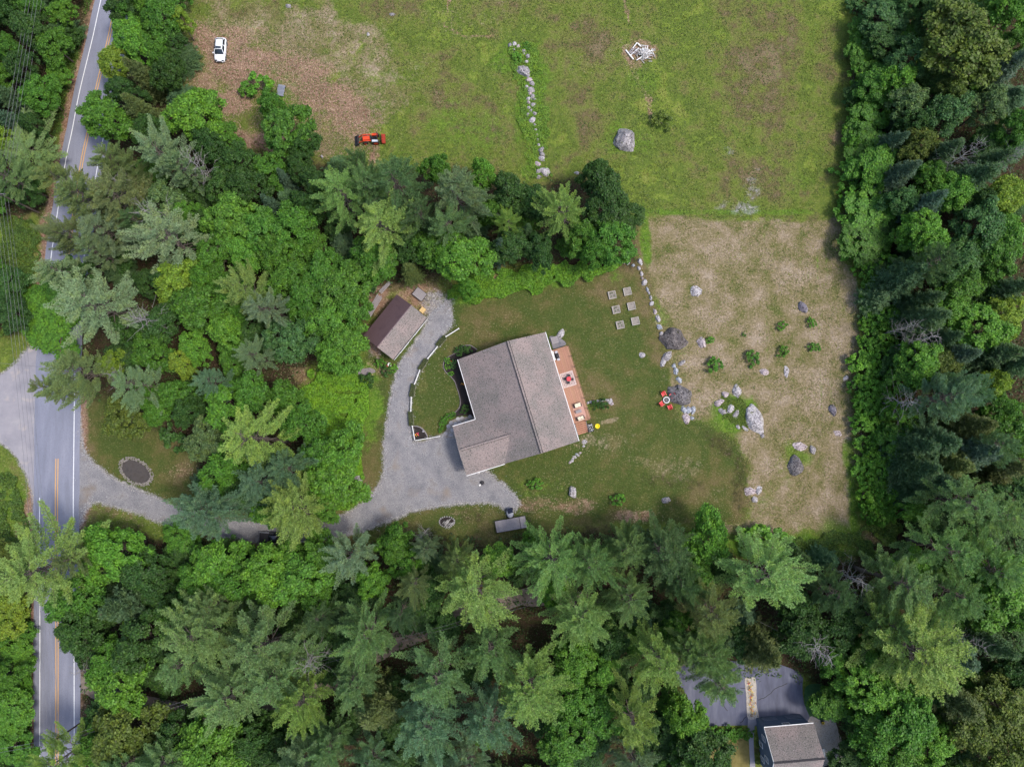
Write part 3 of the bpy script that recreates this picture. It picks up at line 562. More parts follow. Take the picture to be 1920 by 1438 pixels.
MB().box((0, 0, .25), (.6, 1.7, .5)).obj('body', M_WHITE, e); MB().box((0, 0, .53), (.64, 1.76, .05)).obj('lid', M_WHITE, e)
e = empty('side_steps', P3(1038, 639, 0), HA, 'pale grey slatted steps below the north-east corner of the roof', 'steps')
for k in range(4): MB().box((.2, .5 - k * .32, .2 + .12 * (3 - k)), (1.3, .27, .05)).obj('tread', M_WOODG, e)
for s_ in (-.42, .82): MB().bar((s_, .6, .5), (s_, -.6, .08), .06, .2).obj('stringer', M_WOODG, e)
sheet('stone_patio', jitter(wpoly([(1030, 632), (1046, 632), (1058, 640), (1060, 647), (1040, 654), (1036, 650)], 0, 3), .08), .03, M_FLAG, 'small grey stone pad between the deck and the white boulder').color = C(200, 200, 206)

e = empty('planter_box', P3(1107, 802, 0), HA, 'black-framed planter with white and green blooms beside the deck stairs', 'planter')
MB().box((0, 0, .3), (.9, 1.5, .6)).obj('box', M_DARK, e)
fl = MB(); random.seed(5)
for k in range(26): fl.lathe([(.02, 0), (.07, .04), (.02, .08)], (random.uniform(-.35, .35), random.uniform(-.65, .65), .62 + random.uniform(0, .1)), 5)
fl.obj('bloom', M_WHITE, e)['kind'] = 'stuff'
o = MB().lathe([(.02, .06), (.16, .1), (.3, .22), (.42, .25), (.46, .22), (.46, .18), (.3, .12), (.1, .02)], n=24).obj('yellow_saucer', M_PLAIN, None, P3(1120, 799, 0)); o.color = C(226, 200, 30); tag(o, 'round bright yellow dish in the grass beside the deck stairs', 'dish')

# ------------------------------------------------------------------ shed
S0 = Vector(P(800, 596, 3)); S1 = Vector(P(737, 674, 3)); sd = (S1 - S0); SLn = sd.length; SA = math.atan2(sd.y, sd.x)   # local x along the building, y across to the north-west
shed = empty('shed', (S0.x, S0.y, 0), SA, 'small shed, one roof slope brown metal, the other grey shingle', 'shed')
SWD = 7.15; SR = 3.25; z0 = 2.9; z1 = 4.9; zb = 2.7; sgn = -1   # north-west lies to local -y
MB().prism([(.3, -.3), (SLn - .3, -.3), (SLn - .3, -SWD + .3), (.3, -SWD + .3)], -.05, 2.65).obj('wall', M_SIDE, shed)
for xx in (.32, SLn - .32): MB().add([(xx, -.3, 2.65), (xx, -SR, 4.75), (xx, -SWD + .3, 2.65)], [(0, 1, 2)]).obj('gable', M_SIDE, shed)
MB().slab([(0, 0, z0), (SLn, 0, z0), (SLn, -SR, z1), (0, -SR, z1)], .12).obj('shingle_roof', M_SHING, shed)
MB().slab([(0, -SR, z1), (SLn, -SR, z1), (SLn, -SWD, zb), (0, -SWD, zb)], .08).obj('metal_roof', M_METAL, shed)
rib = MB().bar((0, -SR - .05, z1 + .0), (0, -SWD, zb + .02), .05, .07).mesh('seam'); rib.materials.append(M_METAL)
for k in range(33): obj('seam', rib, None, shed, ((k + .5) * SLn / 33, 0, .015))
MB().bar((0, -SR - .04, z1 + .02), (SLn, -SR - .04, z1 + .02), .14, .06).obj('ridge_cap', M_METAL, shed)
MB().bar((0, .07, z0 - .1), (SLn, .07, z0 - .1), .12, .12).obj('gutter', M_DARK, shed); MB().bar((0, .2, z0 - .14), (SLn, .2, z0 - .14), .05, .05).obj('gutter_lip', M_WHITE, shed)
for xx in (2.6, 6.9):
    dd_ = MB().box((xx, -.27, 1.15), (2.6, .08, 2.2)).obj('door', M_WHITE, shed); MB().box((xx + .9, -.2, 1.1), (.05, .06, .2)).obj('handle', M_DARK, dd_)
e = empty('wooden_crate', P3(793, 582.5, 0), SA, 'new yellow wooden crate against the shed gable', 'crate')
for k in range(5): MB().box((0, -.36 + k * .18, .72), (1.0, .16, .04)).obj('lid_board', M_WOODN, e)
MB().box((0, 0, .35), (.96, .86, .68)).obj('body', M_WOODN, e)
def plank_trailer(px, py, a, L, Wd, label, n, div=None):
    e = empty('trailer', P3(px, py, 0), a, label, 'trailer'); b = Wd / n
    m = MB().box((0, 0, 0), (L, b - .03, .05)).mesh('plank'); m.materials.append(M_WOODG)
    for k in range(n): obj('plank', m, None, e, (0, -Wd / 2 + b * (k + .5), .62))
    for s_ in (-1, 1):
        MB().box((0, s_ * (Wd / 2 + .03), .62), (L, .06, .16)).obj('frame_rail', M_DARK, e)
        w = MB().tube([(0, s_ * (Wd / 2 - .05) - .1, .3), (0, s_ * (Wd / 2 - .05) + .1, .3)], .3, 14).obj('wheel', M_RUB, e)
        MB().box((s_ * L / 2, 0, .62), (.06, Wd, .14)).obj('end_rail', M_DARK, e)
    if div is not None: MB().box((div, 0, .66), (.09, Wd, .07)).obj('cross_bar', M_DARK, e)
    MB().bar((L / 2, 0, .5), (L / 2 + 1.0, 0, .45), .1).obj('hitch', M_DARK, e)
    return e
plank_trailer(787.5, 553, math.radians(-38), 2.3, 1.7, 'small grey plank-topped utility trailer behind the shed', 7)
plank_trailer(958, 982, math.radians(10), 5.7, 2.1, 'long weathered plank flatbed trailer at the end of the driveway', 9, 1.7)
for nm, a, b, n in (('lumber_stack', (690, 590), (712, 554), 5), ('lumber_stack', (712, 548), (731, 528), 3)):
    pa, pb = Vector(P(*a)), Vector(P(*b)); dv = pb - pa
    e = empty(nm, tuple((pa + pb) / 2) + (0,), math.atan2(dv.y, dv.x), 'grey weathered boards lying beside the brown shed roof' if n == 5 else 'short grey boards under the trees above the shed', 'lumber')
    for k in range(n): MB().box((random.uniform(-.15, .15), (k - n / 2) * .24, .12 + .03 * (k % 2)), (dv.length, .19, .07), random.uniform(-.02, .02)).obj('board', M_WOODG, e)

# ------------------------------------------------------------------ lower neighbour house
na = Vector(P(1433, 1364, 5)); nb_ = Vector(P(1525.6, 1356, 5)); nv = nb_ - na; NA = math.atan2(nv.y, nv.x); NW_ = nv.length
rr = Vector(P(1452, 1430, 8.2)); nd_ = (rr - na).dot(Vector((math.sin(NA), -math.cos(NA))))
h2 = empty('neighbour_house', (na.x, na.y, 0), NA, 'blue-grey sided house with grey roof at the bottom edge', 'house')
D2 = nd_
MB().prism([(.3, -.35), (NW_ - .3, -.35), (NW_ - .3, -2 * D2 + .35), (.3, -2 * D2 + .35)], -.05, 4.85).obj('wall', M_SIDEB, h2)
for xx in (.3, NW_ - .3): MB().add([(xx, -.35, 4.85), (xx, -D2, 8.0), (xx, -2 * D2 + .35, 4.85)], [(0, 1, 2)]).obj('gable', M_SIDEB, h2)
MB().slab([(0, 0, 5), (NW_, 0, 5), (NW_, -D2, 8.2), (0, -D2, 8.2)], .18).obj('roof', M_SHING, h2)
MB().slab([(0, -D2, 8.2), (NW_, -D2, 8.2), (NW_, -2 * D2, 5), (0, -2 * D2, 5)], .18).obj('roof', M_SHING, h2)
MB().bar((0, -D2, 8.22), (NW_, -D2, 8.22), .3, .08).obj('ridge_cap', M_RIDGE, h2)
MB().bar((0, .08, 4.9), (NW_, .08, 4.9), .12, .14).obj('gutter', M_WHITE, h2)
for a, b in (((-.03, 0, 4.9), (-.03, -D2, 8.1)), ((-.03, -2 * D2, 4.9), (-.03, -D2, 8.1))): MB().bar(a, b, .06, .22).obj('fascia', M_WHITE, h2)
for yy, zz in ((-2.6, 3.2), (-6.0, 3.6), (-8.2, 3.4), (-4.4, 1.4), (-7.0, 1.4)): window(h2, (.3, yy, zz), 1.0, 1.5, 'x', -1)
window(h2, (4.4, -.35, 3.6), 1.3, 1.1, 'y', 1)
for xx in (2.4, 6.6):
    g = MB().box((xx, -.31, 1.1), (2.7, .08, 2.15)).obj('garage_door', M_SIDEB, h2)
    for k in range(1, 4): MB().box((xx, -.26, k * .53), (2.6, .02, .04)).obj('seam', M_STEEL, g)
e = empty('entry_steps', P3(1541, 1410, 0), NA, 'white railed side steps on the gravel by the lower house', 'steps')
for k in range(3): MB().box((.4 * k - .5, 0, .45 - .15 * k), (.38, 1.3, .08)).obj('tread', M_WHITE, e)
for s_ in (-1, 1):
    MB().bar((-.7, s_ * .7, 1.4), (.5, s_ * .7, .95), .05).obj('handrail', M_WHITE, e)
    for xx in (-.65, .45): MB().box((xx, s_ * .7, .55), (.06, .06, 1.1)).obj('post', M_WHITE, e)
e = empty('garden_bench', P3(1551, 1434, 0), NA + .3, 'dark slatted bench on the gravel at the bottom edge', 'bench')
for k in range(4): MB().box((0, -.2 + .13 * k, .45), (1.4, .1, .04)).obj('slat', M_DARK, e)
for k in range(3): MB().box((0, .28, .6 + .13 * k), (1.4, .03, .1)).obj('back_slat', M_DARK, e)
for i in (-1, 1):
    for j in (-1, 1): MB().box((i * .6, j * .2, .21), (.06, .06, .42)).obj('leg', M_DARK, e)

# ------------------------------------------------------------------ vehicles
def loft(secs, name, mat, parent, smooth=True):
    """secs: list of rings (same point count)"""
    n = len(secs[0]); V = [p for r in secs for p in r]; Fs = []
    for i in range(len(secs) - 1):
        for k in range(n): Fs.append((i * n + k, i * n + (k + 1) % n, (i + 1) * n + (k + 1) % n, (i + 1) * n + k))
    Fs += [tuple(range(n))[::-1], tuple(range((len(secs) - 1) * n, len(secs) * n))]
    m = MB().add(V, Fs).mesh(name, smooth)
    bm = bmesh.new(); bm.from_mesh(m); bmesh.ops.recalc_face_normals(bm, faces=bm.faces); bm.to_mesh(m); bm.free()
    return obj(name, m, mat, parent)
def wheel(parent, x_, y_, r, w, rimc=M_STEEL):
    o = MB().tube([(0, -w / 2, 0), (0, -w / 2 + .02, 0), (0, w / 2 - .02, 0), (0, w / 2, 0)], [r * .93, r, r, r * .93], 20).obj('wheel', M_RUB, parent, (x_, y_, r))
    MB().tube([(0, -w / 2 - .01, 0), (0, w / 2 + .01, 0)], r * .62, 16).obj('rim', rimc, o); return o
def car(loc, rz, paint, label, L=4.6, pickup=False):
    e = empty('pickup_truck' if pickup else 'parked_car', loc, rz, label, 'truck' if pickup else 'car')
    hw = .93 if not pickup else .98
    def ring(xp, zb_, zt, w, wt):  # rounded section
        return [(xp, -w, zb_), (xp, -w * 1.0, (zb_ + zt) * .5), (xp, -w * .97, zt - .1), (xp, -wt, zt), (xp, wt, zt), (xp, w * .97, zt - .1), (xp, w, (zb_ + zt) * .5), (xp, w, zb_)]
    h = L / 2
    if not pickup:
        prof = [(-h, .45, .8, .7), (-h + .08, .3, .95, .84), (-h + .5, .24, 1.02, hw), (-.9, .22, 1.02, hw), (.6, .22, 1.0, hw), (h - .7, .24, .9, hw * .98), (h - .22, .28, .76, hw * .9), (h, .4, .62, hw * .62)]
    else:
        prof = [(-h, .5, 1.0, hw * .95), (-h + .08, .4, 1.1, hw), (-.3, .35, 1.12, hw), (1.2, .35, 1.14, hw), (h - .35, .38, 1.08, hw * .98), (h - .06, .42, .98, hw * .92), (h, .5, .9, hw * .85)]
    loft([ring(a, b, c, w, w * .82) for a, b, c, w in prof], 'body', paint, e)
    # cabin: glass house with painted roof
    if not pickup: base = [(-h + .25, 1.0), (1.05, 1.0)]; top = [(-h + .75, 1.46), (.3, 1.48)]
    else: base = [(-1.0, 1.12), (1.35, 1.12)]; top = [(-.85, 1.78), (.6, 1.8)]
    (xa, za), (xb, zb2) = base; (xc, zc), (xd, zd) = top; wb, wt = hw * .9, hw * .7
    V = [(xa, -wb, za), (xb, -wb, zb2), (xb, wb, zb2), (xa, wb, za), (xc, -wt, zc), (xd, -wt, zd), (xd, wt, zd), (xc, wt, zc)]
    MB().add(V, [(0, 1, 5, 4), (1, 2, 6, 5), (2, 3, 7, 6), (3, 0, 4, 7)]).obj('glasshouse', M_GLASS, e)
    nr = 7; rs = []
    for i in range(nr):
        u = i / (nr - 1); xx = xc - .06 + (xd - xc + .12) * u; zz = zc + (zd - zc) * u + .05 * math.sin(math.pi * u)
        rs.append([(xx, -wt - .04, zz - .04), (xx, -wt * .6, zz + .04), (xx, wt * .6, zz + .04), (xx, wt + .04, zz - .04), (xx, wt * .6, zz - .02), (xx, -wt * .6, zz - .02)])
    loft(rs, 'roof', paint, e)
    for s_ in (-1, 1):
        for (a, b) in (((xa, s_ * wb, za), (xc, s_ * wt, zc)), ((xb, s_ * wb, zb2), (xd, s_ * wt, zd)), (((xa + xb) / 2, s_ * wb, za), ((xc + xd) / 2, s_ * wt, zc))):
            MB().bar(a, b, .09).obj('pillar', paint, e)
        MB().box((xb - .25, s_ * (hw + .1), 1.02 if not pickup else 1.25), (.16, .22, .14)).obj('mirror', paint, e)
        MB().box((h - .2, s_ * hw * .62, .72 if not pickup else .95), (.24, .34, .12), s_ * -.35).obj('headlight', M_GLASS, e)
        MB().box((-h + .12, s_ * hw * .7, .85), (.16, .3, .16)).obj('taillight', M_PLAIN, e).color = C(150, 24, 24)
        for xx in (h - .85, -h + .85): wheel(e, xx, s_ * (hw - .1), .34 if not pickup else .4, .22)
    MB().box((h - .06, 0, .6 if not pickup else .8), (.2, .8, .14)).obj('grille', M_DARK, e)
    if not pickup: MB().box((.02, 0, 1.545), (.42, .95, .03)).obj('sunroof', M_GLASS, e)
    else:
        MB().box((-1.95, 0, 1.125), (1.7, 1.6, .03)).obj('bed_floor', M_DARK, e)
        for s_ in (-1, 1): MB().box((-1.95, s_ * .88, 1.2), (1.8, .1, .14)).obj('bed_rail', M_STEEL if s_ > 0 else paint, e)
    return e
car(P3(416, 98, 0), math.radians(-92), M_CARW, 'white hatchback parked alone on the worn meadow corner').scale = (1.03, 1.12, 1.1)
car(P3(519, 1006, 0), math.radians(-2), M_CARK, 'dark pickup half hidden under trees on the driveway', 5.6, True)

ORG = C(214, 70, 34)
e = empty('tractor', P3(699, 264, 0), math.radians(183), 'orange compact tractor with front loader at the meadow edge', 'tractor'); e.scale = (1.25, 1.2, 1.15)
o = bevel(MB().box((.75, 0, .95), (1.25, .66, .5)).obj('hood', M_PLAIN, e), .1); o.color = ORG
MB().box((.55, 0, .6), (2.0, .42, .34)).obj('chassis', M_DARK, e)
for s_ in (-1, 1):
    w = wheel(e, -.55, s_ * .62, .55, .34, M_PLAIN); w.children[0].color = ORG
    w = wheel(e, 1.05, s_ * .56, .34, .24, M_PLAIN); w.children[0].color = ORG
    o = MB().box((-.5, s_ * .52, 1.13), (.9, .34, .07)).obj('fender', M_PLAIN, e); o.color = ORG if s_ < 0 else C(190, 196, 206)
    o = MB().bar((.1, s_ * .52, 1.15), (1.25, s_ * .52, 1.22), .1, .14).obj('loader_arm', M_PLAIN, e); o.color = ORG
    o = MB().bar((1.25, s_ * .52, 1.22), (2.1, s_ * .45, .45), .1, .14).obj('loader_arm', M_PLAIN, e); o.color = ORG
    MB().bar((.5, s_ * .52, .9), (1.2, s_ * .5, 1.1), .07).obj('cylinder_ram', M_STEEL, e)
    MB().box((-1.0, s_ * .46, 1.5), (.07, .07, 1.5)).obj('roll_bar', M_DARK, e)
MB().box((-1.0, 0, 2.25), (.07, .98, .07)).obj('roll_bar', M_DARK, e)
MB().box((.1, 0, 1.0), (.2, .6, .7)).obj('dashboard', M_DARK, e)
MB().tube([(-.08 + .16 * math.cos(a), .16 * math.sin(a), 1.4) for a in np.linspace(0, 6.28, 13)], .02, 5).obj('steering_wheel', M_DARK, e)
MB().box((-.55, 0, 1.05), (.42, .46, .12)).obj('seat', M_RUB, e); MB().box((-.78, 0, 1.3), (.1, .46, .42)).obj('seat_back', M_RUB, e)
b = MB()
pr = [(2.05, .12), (2.05, .75), (2.2, .78), (2.25, .4), (2.75, .12)]
b.add([(q[0], -.8, q[1]) for q in pr] + [(q[0], .8, q[1]) for q in pr], [(0, 1, 2, 3, 4), (9, 8, 7, 6, 5)] + [(i, i + 5, i + 6, i + 1) for i in range(4)] + [(4, 9, 5, 0)])
b.obj('bucket', M_DARK, e)
o = MB().box((-1.75, 0, .4), (.5, 1.5, .35)).box((-1.55, 0, .75), (.1, 1.4, .35)).obj('box_blade', M_PLAIN, e); o.color = C(150, 52, 34)
MB().bar((-1.0, .2, .6), (-1.6, .3, .6), .08).obj('hitch_arm', M_DARK, e); MB().bar((-1.0, -.2, .6), (-1.6, -.3, .6), .08).obj('hitch_arm', M_DARK, e)

e = empty('ride_on_mower', P3(956, 961, 0), math.radians(100), 'grey ride-on mower half under a dark blue cover by the flatbed trailer', 'mower')
o = bevel(MB().lathe([(.5, .15), (.8, .2), (.85, .45), (.7, .75), (.3, .85), (.02, .86)], n=14, sx=1.15, sy=.8).obj('body', M_PLAIN, e), .02); o.color = C(150, 152, 160)
o = MB().box((.45, -.1, .86), (.95, .95, .12), .15).obj('cover', M_FABR, e); o.color = C(26, 32, 52)
for i in (-.6, .6):
    for j in (-.6, .6): wheel(e, i, j, .24, .2)

# ------------------------------------------------------------------ boulders and stone rows
def rock_mesh(seed, dx, dy, dz, sub=3, rough=.28):
    bm = bmesh.new(); bmesh.ops.create_icosphere(bm, subdivisions=sub, radius=1.0); off = Vector((seed * 13.7, seed * 7.1, seed * 3.3))
    rn = random.Random(seed); planes = [(Vector((rn.uniform(-1, 1), rn.uniform(-1, 1), rn.uniform(-.1, .9))).normalized(), rn.uniform(.58, .9)) for _ in range(11)]
    for v in bm.verts:
        d_ = v.co.normalized(); r = 1 + rough * (mnoise.noise(d_ * 1.3 + off)) * 1.6 + rough * .5 * mnoise.noise(d_ * 3.5 + off)
        p = d_ * r
        for nrm, dist in planes:
            q = p.dot(nrm)
            if q > dist: p -= nrm * (q - dist) * .85
        p += d_ * rough * .3 * mnoise.noise(d_ * 6 + off)
        v.co = Vector((p.x * dx, p.y * dy, p.z * dz))
    m = bpy.data.meshes.new('rock'); bm.to_mesh(m); bm.free()
    m.polygons.foreach_set('use_smooth', [False] * len(m.polygons)); m.materials.append(M_ROCK); return m
RT = {'n': (1.2, 1.18, 1.18, 1), 'd': (.62, .6, .6, 1), 'w': (1.7, 1.68, 1.68, 1), 'p': (1.75, 1.55, 1.55, 1), 'b': (1.5, 1.66, 1.8, 1), 'v': (.8, .76, .86, 1), 'k': (.5, .46, .44, 1)}
def rock(seed, px, py, w, h, rot, hz, tint, label, name='boulder', parent=None, sub=3):
    zc = hz * .02; X, Y = P(px, py, hz * .5); r_ = math.radians(rot)
    o = bpy.data.objects.new(name, rock_mesh(seed, w * .058, h * .058, hz * 1.1, sub)); COL.objects.link(o); o.location = (X, Y, zc); o.rotation_euler = (0, 0, r_); o.color = RT[tint]
    if parent is None: tag(o, label, 'rock')
    else: o.parent = parent
    return o
BOULD = [(1172, 257, 48, 44, -35, 2.0, 'n', 'large angular grey boulder standing alone in the green meadow'),
 (983, 132, 28, 26, 0, .9, 'n', 'big round grey boulder in the meadow stone row'),
 (1265, 638, 50, 40, -35, 1.5, 'k', 'large dark flat-topped boulder at the lower end of the lawn stone row'),
 (1280, 742, 36, 44, 25, 1.5, 'd', 'large dark mottled boulder touching the red fireside chairs'),
 (1252, 667, 22, 14, 40, .5, 'n', 'flat pale slab just below the dark flat-topped boulder'), (1244, 679, 10, 18, -30, .35, 'w', 'narrow pale slab at the lawn edge below the dark flat-topped boulder'),
 (1278, 681, 15, 9, 30, .4, 'n', 'small grey stone right of the blue-grey stone line'), (1264, 685.5, 8, 8, 0, .35, 'b', 'smallest blue-grey stone at the upper end of the short line'),
 (1267.5, 696, 9, 16, 5, .45, 'b', 'oblong blue-grey stone in the middle of the short line'), (1274, 712, 9, 14, 20, .4, 'b', 'pointed blue-grey stone above the dark mottled boulder'),
 (1282, 767.5, 10, 14, 0, .45, 'b', 'leftmost of the three pale blue stones under the mottled boulder'), (1291, 768.5, 11, 13, 0, .45, 'b', 'middle of the three pale blue stones under the mottled boulder'), (1300, 769, 9, 16, -15, .45, 'b', 'rightmost of the three pale blue stones under the mottled boulder'),
 (1287.5, 784, 16, 20, 0, .4, 'p', 'pinkish rounded stone below the three pale blue stones'), (1299, 784, 7, 7, 0, .3, 'b', 'tiny pale stone beside the pinkish rounded one'),
 (1316, 642, 19, 17, 10, .6, 'p', 'brownish stone with a small green bush beside it'),
 (1306, 545, 22, 20, 0, .5, 'w', 'cracked whitish boulder high in the dry field near the stone row'), (1505, 574, 16, 20, 15, .8, 'v', 'dark purplish round boulder high in the dry field'),
 (1434, 697, 17, 14, 0, .35, 'p', 'small pinkish-white stone below the bush row'), (1475, 698, 11, 19, 5, .3, 'w', 'upright oval pale stone right of the pinkish-white one'),
 (1587, 709, 11, 8, 35, .3, 'w', 'little white stone at the right edge of the dry field'),
 (1382, 733, 16, 22, 15, .6, 'w', 'tallest pale stone at the top of the rock ring'), (1361, 740, 14, 13, 0, .5, 'p', 'rough pinkish stone at the upper left of the rock ring'), (1349, 754, 17, 12, 10, .45, 'p', 'flat pinkish stone at the left of the rock ring'),
 (1356, 772, 16, 11, -10, .4, 'n', 'dark-sided stone at the bottom left of the rock ring'), (1370, 767, 16, 15, 0, .5, 'w', 'rounded pale stone at the bottom of the rock ring'), (1381, 776, 12, 17, -10, .3, 'n', 'flat grey slab at the bottom right of the rock ring'),
 (1415, 786, 38, 56, 25, 1.1, 'w', 'large whitish lichen-covered boulder right of the rock ring'), (1397, 803, 16, 7, -40, .25, 'w', 'thin white slab at the foot of the large whitish boulder'), (1384, 800, 6, 10, 30, .2, 'w', 'small white shard left of the thin slab'), (1430, 816, 7, 10, 0, .25, 'n', 'small stone at the lower tip of the large whitish boulder'),
 (1563, 770, 13, 25, 15, .6, 'v', 'long dark purplish boulder near the right field edge'), (1571, 812, 18, 10, -20, .2, 'p', 'flat buried pinkish slab near the right field edge'),
 (1501, 837, 24, 17, 0, .3, 'p', 'flat round-rimmed boulder above the darkest field boulder'), (1525, 844, 12, 19, 15, .5, 'n', 'small leaning grey boulder right of the flat round-rimmed one'), (1493, 871, 26, 34, 15, 1.0, 'd', 'dark craggy boulder in the lower right of the dry field'),
 (1407, 922, 23, 15, 5, .45, 'p', 'widest of three pale stones at the lower field corner'), (1424, 920, 10, 18, -20, .4, 'w', 'upright one of three pale stones at the lower field corner'), (1415.5, 937, 13, 12, 0, .4, 'w', 'lowest of three pale stones at the lower field corner'),
 (1250, 937, 17, 12, -5, .3, 'n', 'small flat stone low on the lawn below the mown arc'), (1075, 922, 14, 22, 10, .9, 'w', 'pointed whitish boulder on bare soil below the house'),
 (1205, 666, 13, 11, 0, .35, 'w', 'white stone alone on the lawn above the red chairs'), (1053, 624, 12, 17, -35, .5, 'w', 'white boulder off the north-east corner of the house'),
 (1352, 1011, 11, 10, 0, .5, 'n', 'grey stone at the bottom edge of the dry field'), (603, 293, 6, 7, 0, .35, 'n', 'small grey stone in grass beside the leafy tree in the worn yard'),
 (541, 11, 11, 9, 0, .4, 'n', 'grey stone near the top edge of the meadow'), (735, 27, 10, 6, 0, .3, 'n', 'flat grey stone near the top of the meadow'), (690, 64, 6, 8, 0, .25, 'w', 'small white stone in the upper meadow'), (324, 80, 8, 7, 0, .3, 'w', 'white stone beside the trees left of the white car'),
 (1082, 324, 9, 7, 0, .3, 'w', 'white stone in grass just above the dark spreading tree'), (897, 886, 7, 6, 0, .3, 'w', 'white stone at the garage wing gutter'), (762, 604, 0, 0, 0, 0, 'n', '')]
for i, b in enumerate(BOULD):
    if b[2]: rock(i + 1, *b[:6], b[6], b[7])
def stone_row(name, label, stones, ox, oy, sc, tint='n', hz=.38):
    x0, y0 = P(ox + stones[0][0] / sc, oy + stones[0][1] / sc)
    e = empty(name, (x0, y0, 0), 0, label, 'stone wall'); tl = 'nwpnwn' if tint == 'n' else 'wwpwbw'; kk = 1.28 if tint == 'n' else 1.0
    for i, s_ in enumerate(stones):
        w = s_[2] * 2 / sc * kk; h_ = (s_[3] if len(s_) > 3 else s_[2] * .9) * 2 / sc * kk
        o = rock(200 + i * 3 + int(ox), ox + s_[0] / sc, oy + s_[1] / sc, w * 1.05, h_ * 1.05, random.uniform(-20, 20) if abs(w - h_) < 2 else 15, hz * (.7 + .06 * min(w, 12)), tl[(i * 7) % 6], None, 'stone', e, 2)
        o.location.x -= x0; o.location.y -= y0
    return e
random.seed(11)
stone_row('stone_wall', 'broken row of grey fieldstones running down the green meadow', [(172, 165, 15), (212, 158, 22), (250, 178, 18), (208, 205, 12), (220, 240, 10), (303, 220, 16), (330, 265, 18), (322, 312, 14), (340, 478, 26), (372, 505, 22), (322, 540, 18), (362, 568, 34), (375, 625, 24), (345, 642, 18), (340, 680, 16), (382, 700, 26), (340, 728, 18), (335, 788, 17), (392, 782, 18), (372, 840, 28), (352, 605, 14), (395, 655, 14), (360, 755, 15), (300, 245, 11), (400, 880, 12), (405, 925, 12), (415, 970, 12), (422, 1015, 12), (430, 1060, 13), (452, 1108, 22), (458, 1142, 20), (465, 1180, 22), (425, 1230, 24), (430, 1300, 20), (490, 1300, 38), (428, 1350, 18)], 920, 50, 4.79)
stone_row('stone_wall', 'curved row of pale stones between the lawn and the dry field', [(10, 262, 12), (50, 262, 14), (85, 265, 17, 14), (140, 272, 26, 22), (222, 295, 26, 24), (325, 240, 34, 52), (305, 340, 28, 30), (345, 430, 28, 38), (355, 492, 20), (395, 550, 42, 44), (432, 660, 20, 40), (458, 712, 16, 30), (485, 780, 18, 38), (495, 870, 32, 38), (552, 990, 26, 48), (590, 1100, 32, 56), (620, 1220, 36, 46), (645, 1320, 32, 36)], 1160, 460, 7.99, 'w')
stone_row('stone_edging', 'short line of white stones edging the grass strip left of the driveway', [(90, 1080, 10), (88, 1110, 12), (86, 1140, 10), (90, 1172, 11), (88, 1205, 12), (96, 1245, 20, 24), (104, 1275, 12)], 640, 480, 2.995, 'w')
stone_row('stepping_stones', 'trail of small white stepping stones leading away from the deck stairs', [(1365, 1045, 14, 12), (1360, 1068, 8, 7), (1340, 1105, 8, 6), (1332, 1120, 7), (1322, 1112, 8, 6), (1310, 1128, 9, 7), (1300, 1140, 9, 7), (1292, 1152, 11, 7), (1284, 1160, 8, 6)], 640, 480, 2.995, 'w', hz=.14)
stone_row('stone_edging', 'pale stone edging of the planted strip right of the deck', [(1385, 825, 8), (1400, 820, 9), (1420, 816, 9, 7), (1440, 814, 10, 7), (1460, 812, 10, 7), (1478, 808, 10, 7), (1495, 810, 10), (1510, 818, 13, 16), (1520, 830, 10)], 640, 480, 2.995, 'w', hz=.22)

# ------------------------------------------------------------------ raised beds, fireside circle, woodpile
for (px, py), wd in zip([(1147.5, 553.5), (1176, 547), (1155, 581), (1183.6, 574.5), (1162.6, 609.5), (1191, 602.5)], ('upper left', 'upper right', 'middle left', 'middle right', 'lower left', 'lower right')):
    e = empty('raised_bed', P3(px, py, 0), math.radians(12), 'square pale-framed raised garden bed, %s of the six on the lawn' % wd, 'garden bed', 'raised beds on the lawn')
    for s_ in (-1, 1):
        MB().box((s_ * .68, 0, .15), (.09, 1.45, .32)).obj('side_board', M_WOODP, e); MB().box((0, s_ * .68, .15), (1.27, .09, .31)).obj('side_board', M_WOODP, e)
    MB().box((0, 0, .1), (1.27, 1.27, .2)).obj('soil', M_SOIL, e)
    if wd.endswith('left'):
        pl = MB(); rn = random.Random(px)
        for k in range(40):
            a, r, z_ = rn.uniform(0, 6.3), rn.uniform(.05, .16), rn.uniform(.22, .34); q = [(-.3, .25), (.25, -.2), (.1, .35), (-.25, -.3)][k % 4]; X, Y = q[0] + r * math.cos(a), q[1] + r * math.sin(a)
            pl.add([(X, Y, z_), (X + .09, Y + .03, z_ + .02), (X + .1, Y + .1, z_), (X + .02, Y + .08, z_ + .03)], [(0, 1, 2, 3)])
        pl = pl.obj('seedlings', M_LEAF, e); pl.color = C(70, 100, 50); pl['kind'] = 'stuff'
fx, fy = 1249, 750
e = empty('fire_pit', P3(fx, fy, 0), 0, 'white-rimmed round fire pit in the middle of the red chairs', 'fire pit')
MB().lathe([(.42, 0), (.62, 0), (.62, .3), (.58, .34), (.5, .34), (.46, .28), (.42, 0)], n=24, caps=False).obj('rim', M_WHITE, e); MB().lathe([(.01, .1), (.44, .1), (.44, .16), (.01, .2)], n=18).obj('ash', M_DARK, e)
for a in (.3, 1.5, 2.6): MB().tube([(-.3 * math.cos(a), -.3 * math.sin(a), .24), (.3 * math.cos(a), .3 * math.sin(a), .28)], .05, 7).obj('log', M_DEAD, e)
RED = C(206, 60, 62)
